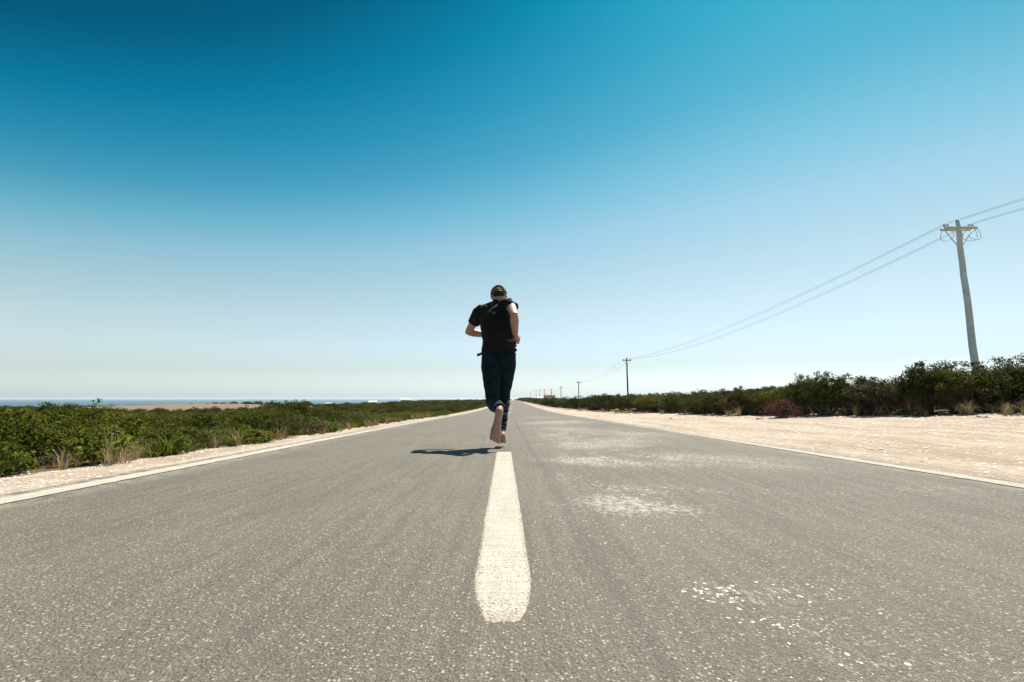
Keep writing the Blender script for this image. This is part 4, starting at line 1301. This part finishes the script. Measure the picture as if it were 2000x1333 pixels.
def zone_l(x, y):
    q = -x / y
    return 'by the photo\'s left edge' if q > 0.78 else 'below the tan field' if q > 0.5 else 'halfway to the runner' if q > 0.3 else 'close to the runner'
def zone_r(x, y):
    q = x / y
    return 'below the big pale pole' if q > 0.68 else 'around the red-brown bush' if q > 0.42 else 'below the second pole' if q > 0.2 else 'far off below the smaller poles'
for i in range(46):
    y = 2.7 * math.exp(rs.random() * math.log(7))
    x = veg_l(y) + rs.uniform(-0.12, 0.16)
    tuft('dry_grass_tuft', [DRYV[i % 4], SEEDV[i % 3]] if i % 3 == 0 else [DRYV[i % 4]], x, y, rs.uniform(0.5, 1.1),
         ('dry straw tuft with seed heads' if i % 3 == 0 else 'dry straw-coloured grass tuft') + ' on the left verge, ' + zone_l(x, y), 'grass tuft', 'dry tufts along the left verge', ['blades', 'seed_stalks'])
for i in range(30):
    y = 2.9 * math.exp(rs.random() * math.log(7))
    x = veg_l(y) + rs.uniform(-0.25, 0.10)
    tuft('green_weed', [GRNV[i % 3]], x, y, rs.uniform(0.7, 1.4), 'small green weed edging the left verge, ' + zone_l(x, y), 'weed', 'green weeds along the left verge')
for i in range(64):
    y = 8.0 + 26 * rs.random() ** 1.6
    x = veg_r(y) + rs.uniform(-0.6, 0.25)
    tuft('dry_grass_tuft', [DRYV[i % 4]], x, y, rs.uniform(0.6, 1.3), 'dry grass tuft where the sand meets the right shrubs, ' + zone_r(x, y), 'grass tuft', 'dry tufts along the right verge')
for i in range(26):
    x = rs.uniform(7.2, 9.6); y = float(np.interp(x, [6.5, 8.5, 9.6], [12, 8.0, 7.4])) + rs.uniform(-0.1, 0.35)
    tuft('green_weed', [GRNV[i % 3]], x, y, rs.uniform(0.7, 1.5), 'low green weed under the tall shrubs at the right, ' + ('at the photo\'s edge' if x / y > 1.0 else 'below the pole'), 'weed', 'green weeds under the right shrubs')
# bright leafy plants at the left verge
for x, y, tz, wd, lab in ((-3.32, 4.0, 0.26, 0.55, 'bright yellow-green leafy plant at the left verge, largest and nearest'),
                          (-3.30, 4.75, 0.16, 0.45, 'bright yellow-green leafy plant at the left verge, just beyond the largest'),
                          (-3.26, 6.1, 0.14, 0.5, 'fresh green leafy plant at the left verge, third bright one from the left'),
                          (-3.3, 8.3, 0.16, 0.7, 'yellow-green rounded plant at the left verge, farthest bright one'),
                          (-3.45, 3.35, 0.12, 0.35, 'small fresh green plant at the left edge of the photo by the sand')):
    shrub('leafy_plant', FV[rs.randrange(3)], x, y, tz, wd, rs.uniform(0, 6.28), lab, 'plant', 'bright plants at the left verge', 0.42)
# dead branches under the hedge on the right
for i, (x, y, ln, lab) in enumerate(((7.55, 9.6, 0.7, 'bleached dead branch under the low shrub in the hedge dip'), (8.25, 8.6, 0.8, 'bleached dead branch below the big pale pole'),
                                     (6.95, 10.6, 0.6, 'bleached dead twigs right of the red-brown bush'), (8.75, 8.05, 0.6, 'bleached dead branch under the rightmost tall shrub'))):
    bm = bmesh.new(); rnd = random.Random(900 + i)
    for k in range(16):
        p = Vector((rnd.gauss(0, ln * 0.4), rnd.gauss(0, 0.08), rnd.uniform(0, 0.06)))
        q = p + Vector((rnd.uniform(-1, 1) * ln * 0.4, rnd.gauss(0, 0.08), rnd.uniform(0.0, 0.22)))
        tube(bm, [p, p.lerp(q, 0.5) + Vector((0, 0, rnd.uniform(0, 0.05))), q], [0.007, 0.005, 0.002], 4)
    o = obj('dead_branches', bm_mesh('dead_branches', bm, M_TWIG_PALE), None, (x, y, ground_z(x, y)))
    tag(o, lab, 'branches', 'dead branches under the right shrubs', 'stuff')
# yellow flowers by the hedge below the second pole
for i in range(9):
    x = 4.85 + rs.uniform(-0.35, 0.5); y = 22.0 + rs.uniform(-1.2, 1.2)
    e = empty('yellow_flower', (x, y, ground_z(x, y)))
    bm = bmesh.new(); tube(bm, [(0, 0, 0), (0.02, 0, 0.16)], 0.006, 4); obj('stem', bm_mesh('stem', bm, M_TWIG), e)
    bm = bmesh.new()
    for k in range(6):
        a = k * math.pi / 3
        vs_ = [bm.verts.new(Vector((0.02, 0, 0.16)) + Vector(p)) for p in ((0, 0, 0), (0.06 * math.cos(a - 0.4), 0.06 * math.sin(a - 0.4), 0.025), (0.085 * math.cos(a), 0.085 * math.sin(a), 0.02), (0.06 * math.cos(a + 0.4), 0.06 * math.sin(a + 0.4), 0.025))]
        bm.faces.new(vs_)
    obj('petals', bm_mesh('petals', bm, M_PETAL), e)
    tag(e, 'pale yellow flower at the sand edge below the second pole', 'flower', 'yellow flowers at the right verge')


# ------------------------------------------------------------------ thin sea haze in the air
def build_haze():
    bm = bmesh.new()
    box(bm, (0, 6250, -6.5), (27200, 13900, 29.0))
    m = bpy.data.materials.new('sea_haze'); m.use_nodes = True
    nt = m.node_tree; nt.nodes.clear()
    pv = nt.nodes.new('ShaderNodeVolumePrincipled')
    pv.inputs['Color'].default_value = (0.86, 0.93, 0.97, 1)
    pv.inputs['Density'].default_value = 0.00013
    pv.inputs['Anisotropy'].default_value = 0.25
    out = nt.nodes.new('ShaderNodeOutputMaterial')
    nt.links.new(pv.outputs[0], out.inputs['Volume'])
    tag(obj('haze', bm_mesh('haze', bm, m)), 'thin pale sea haze in the air over the scrub', 'haze', None, 'stuff')
build_haze()
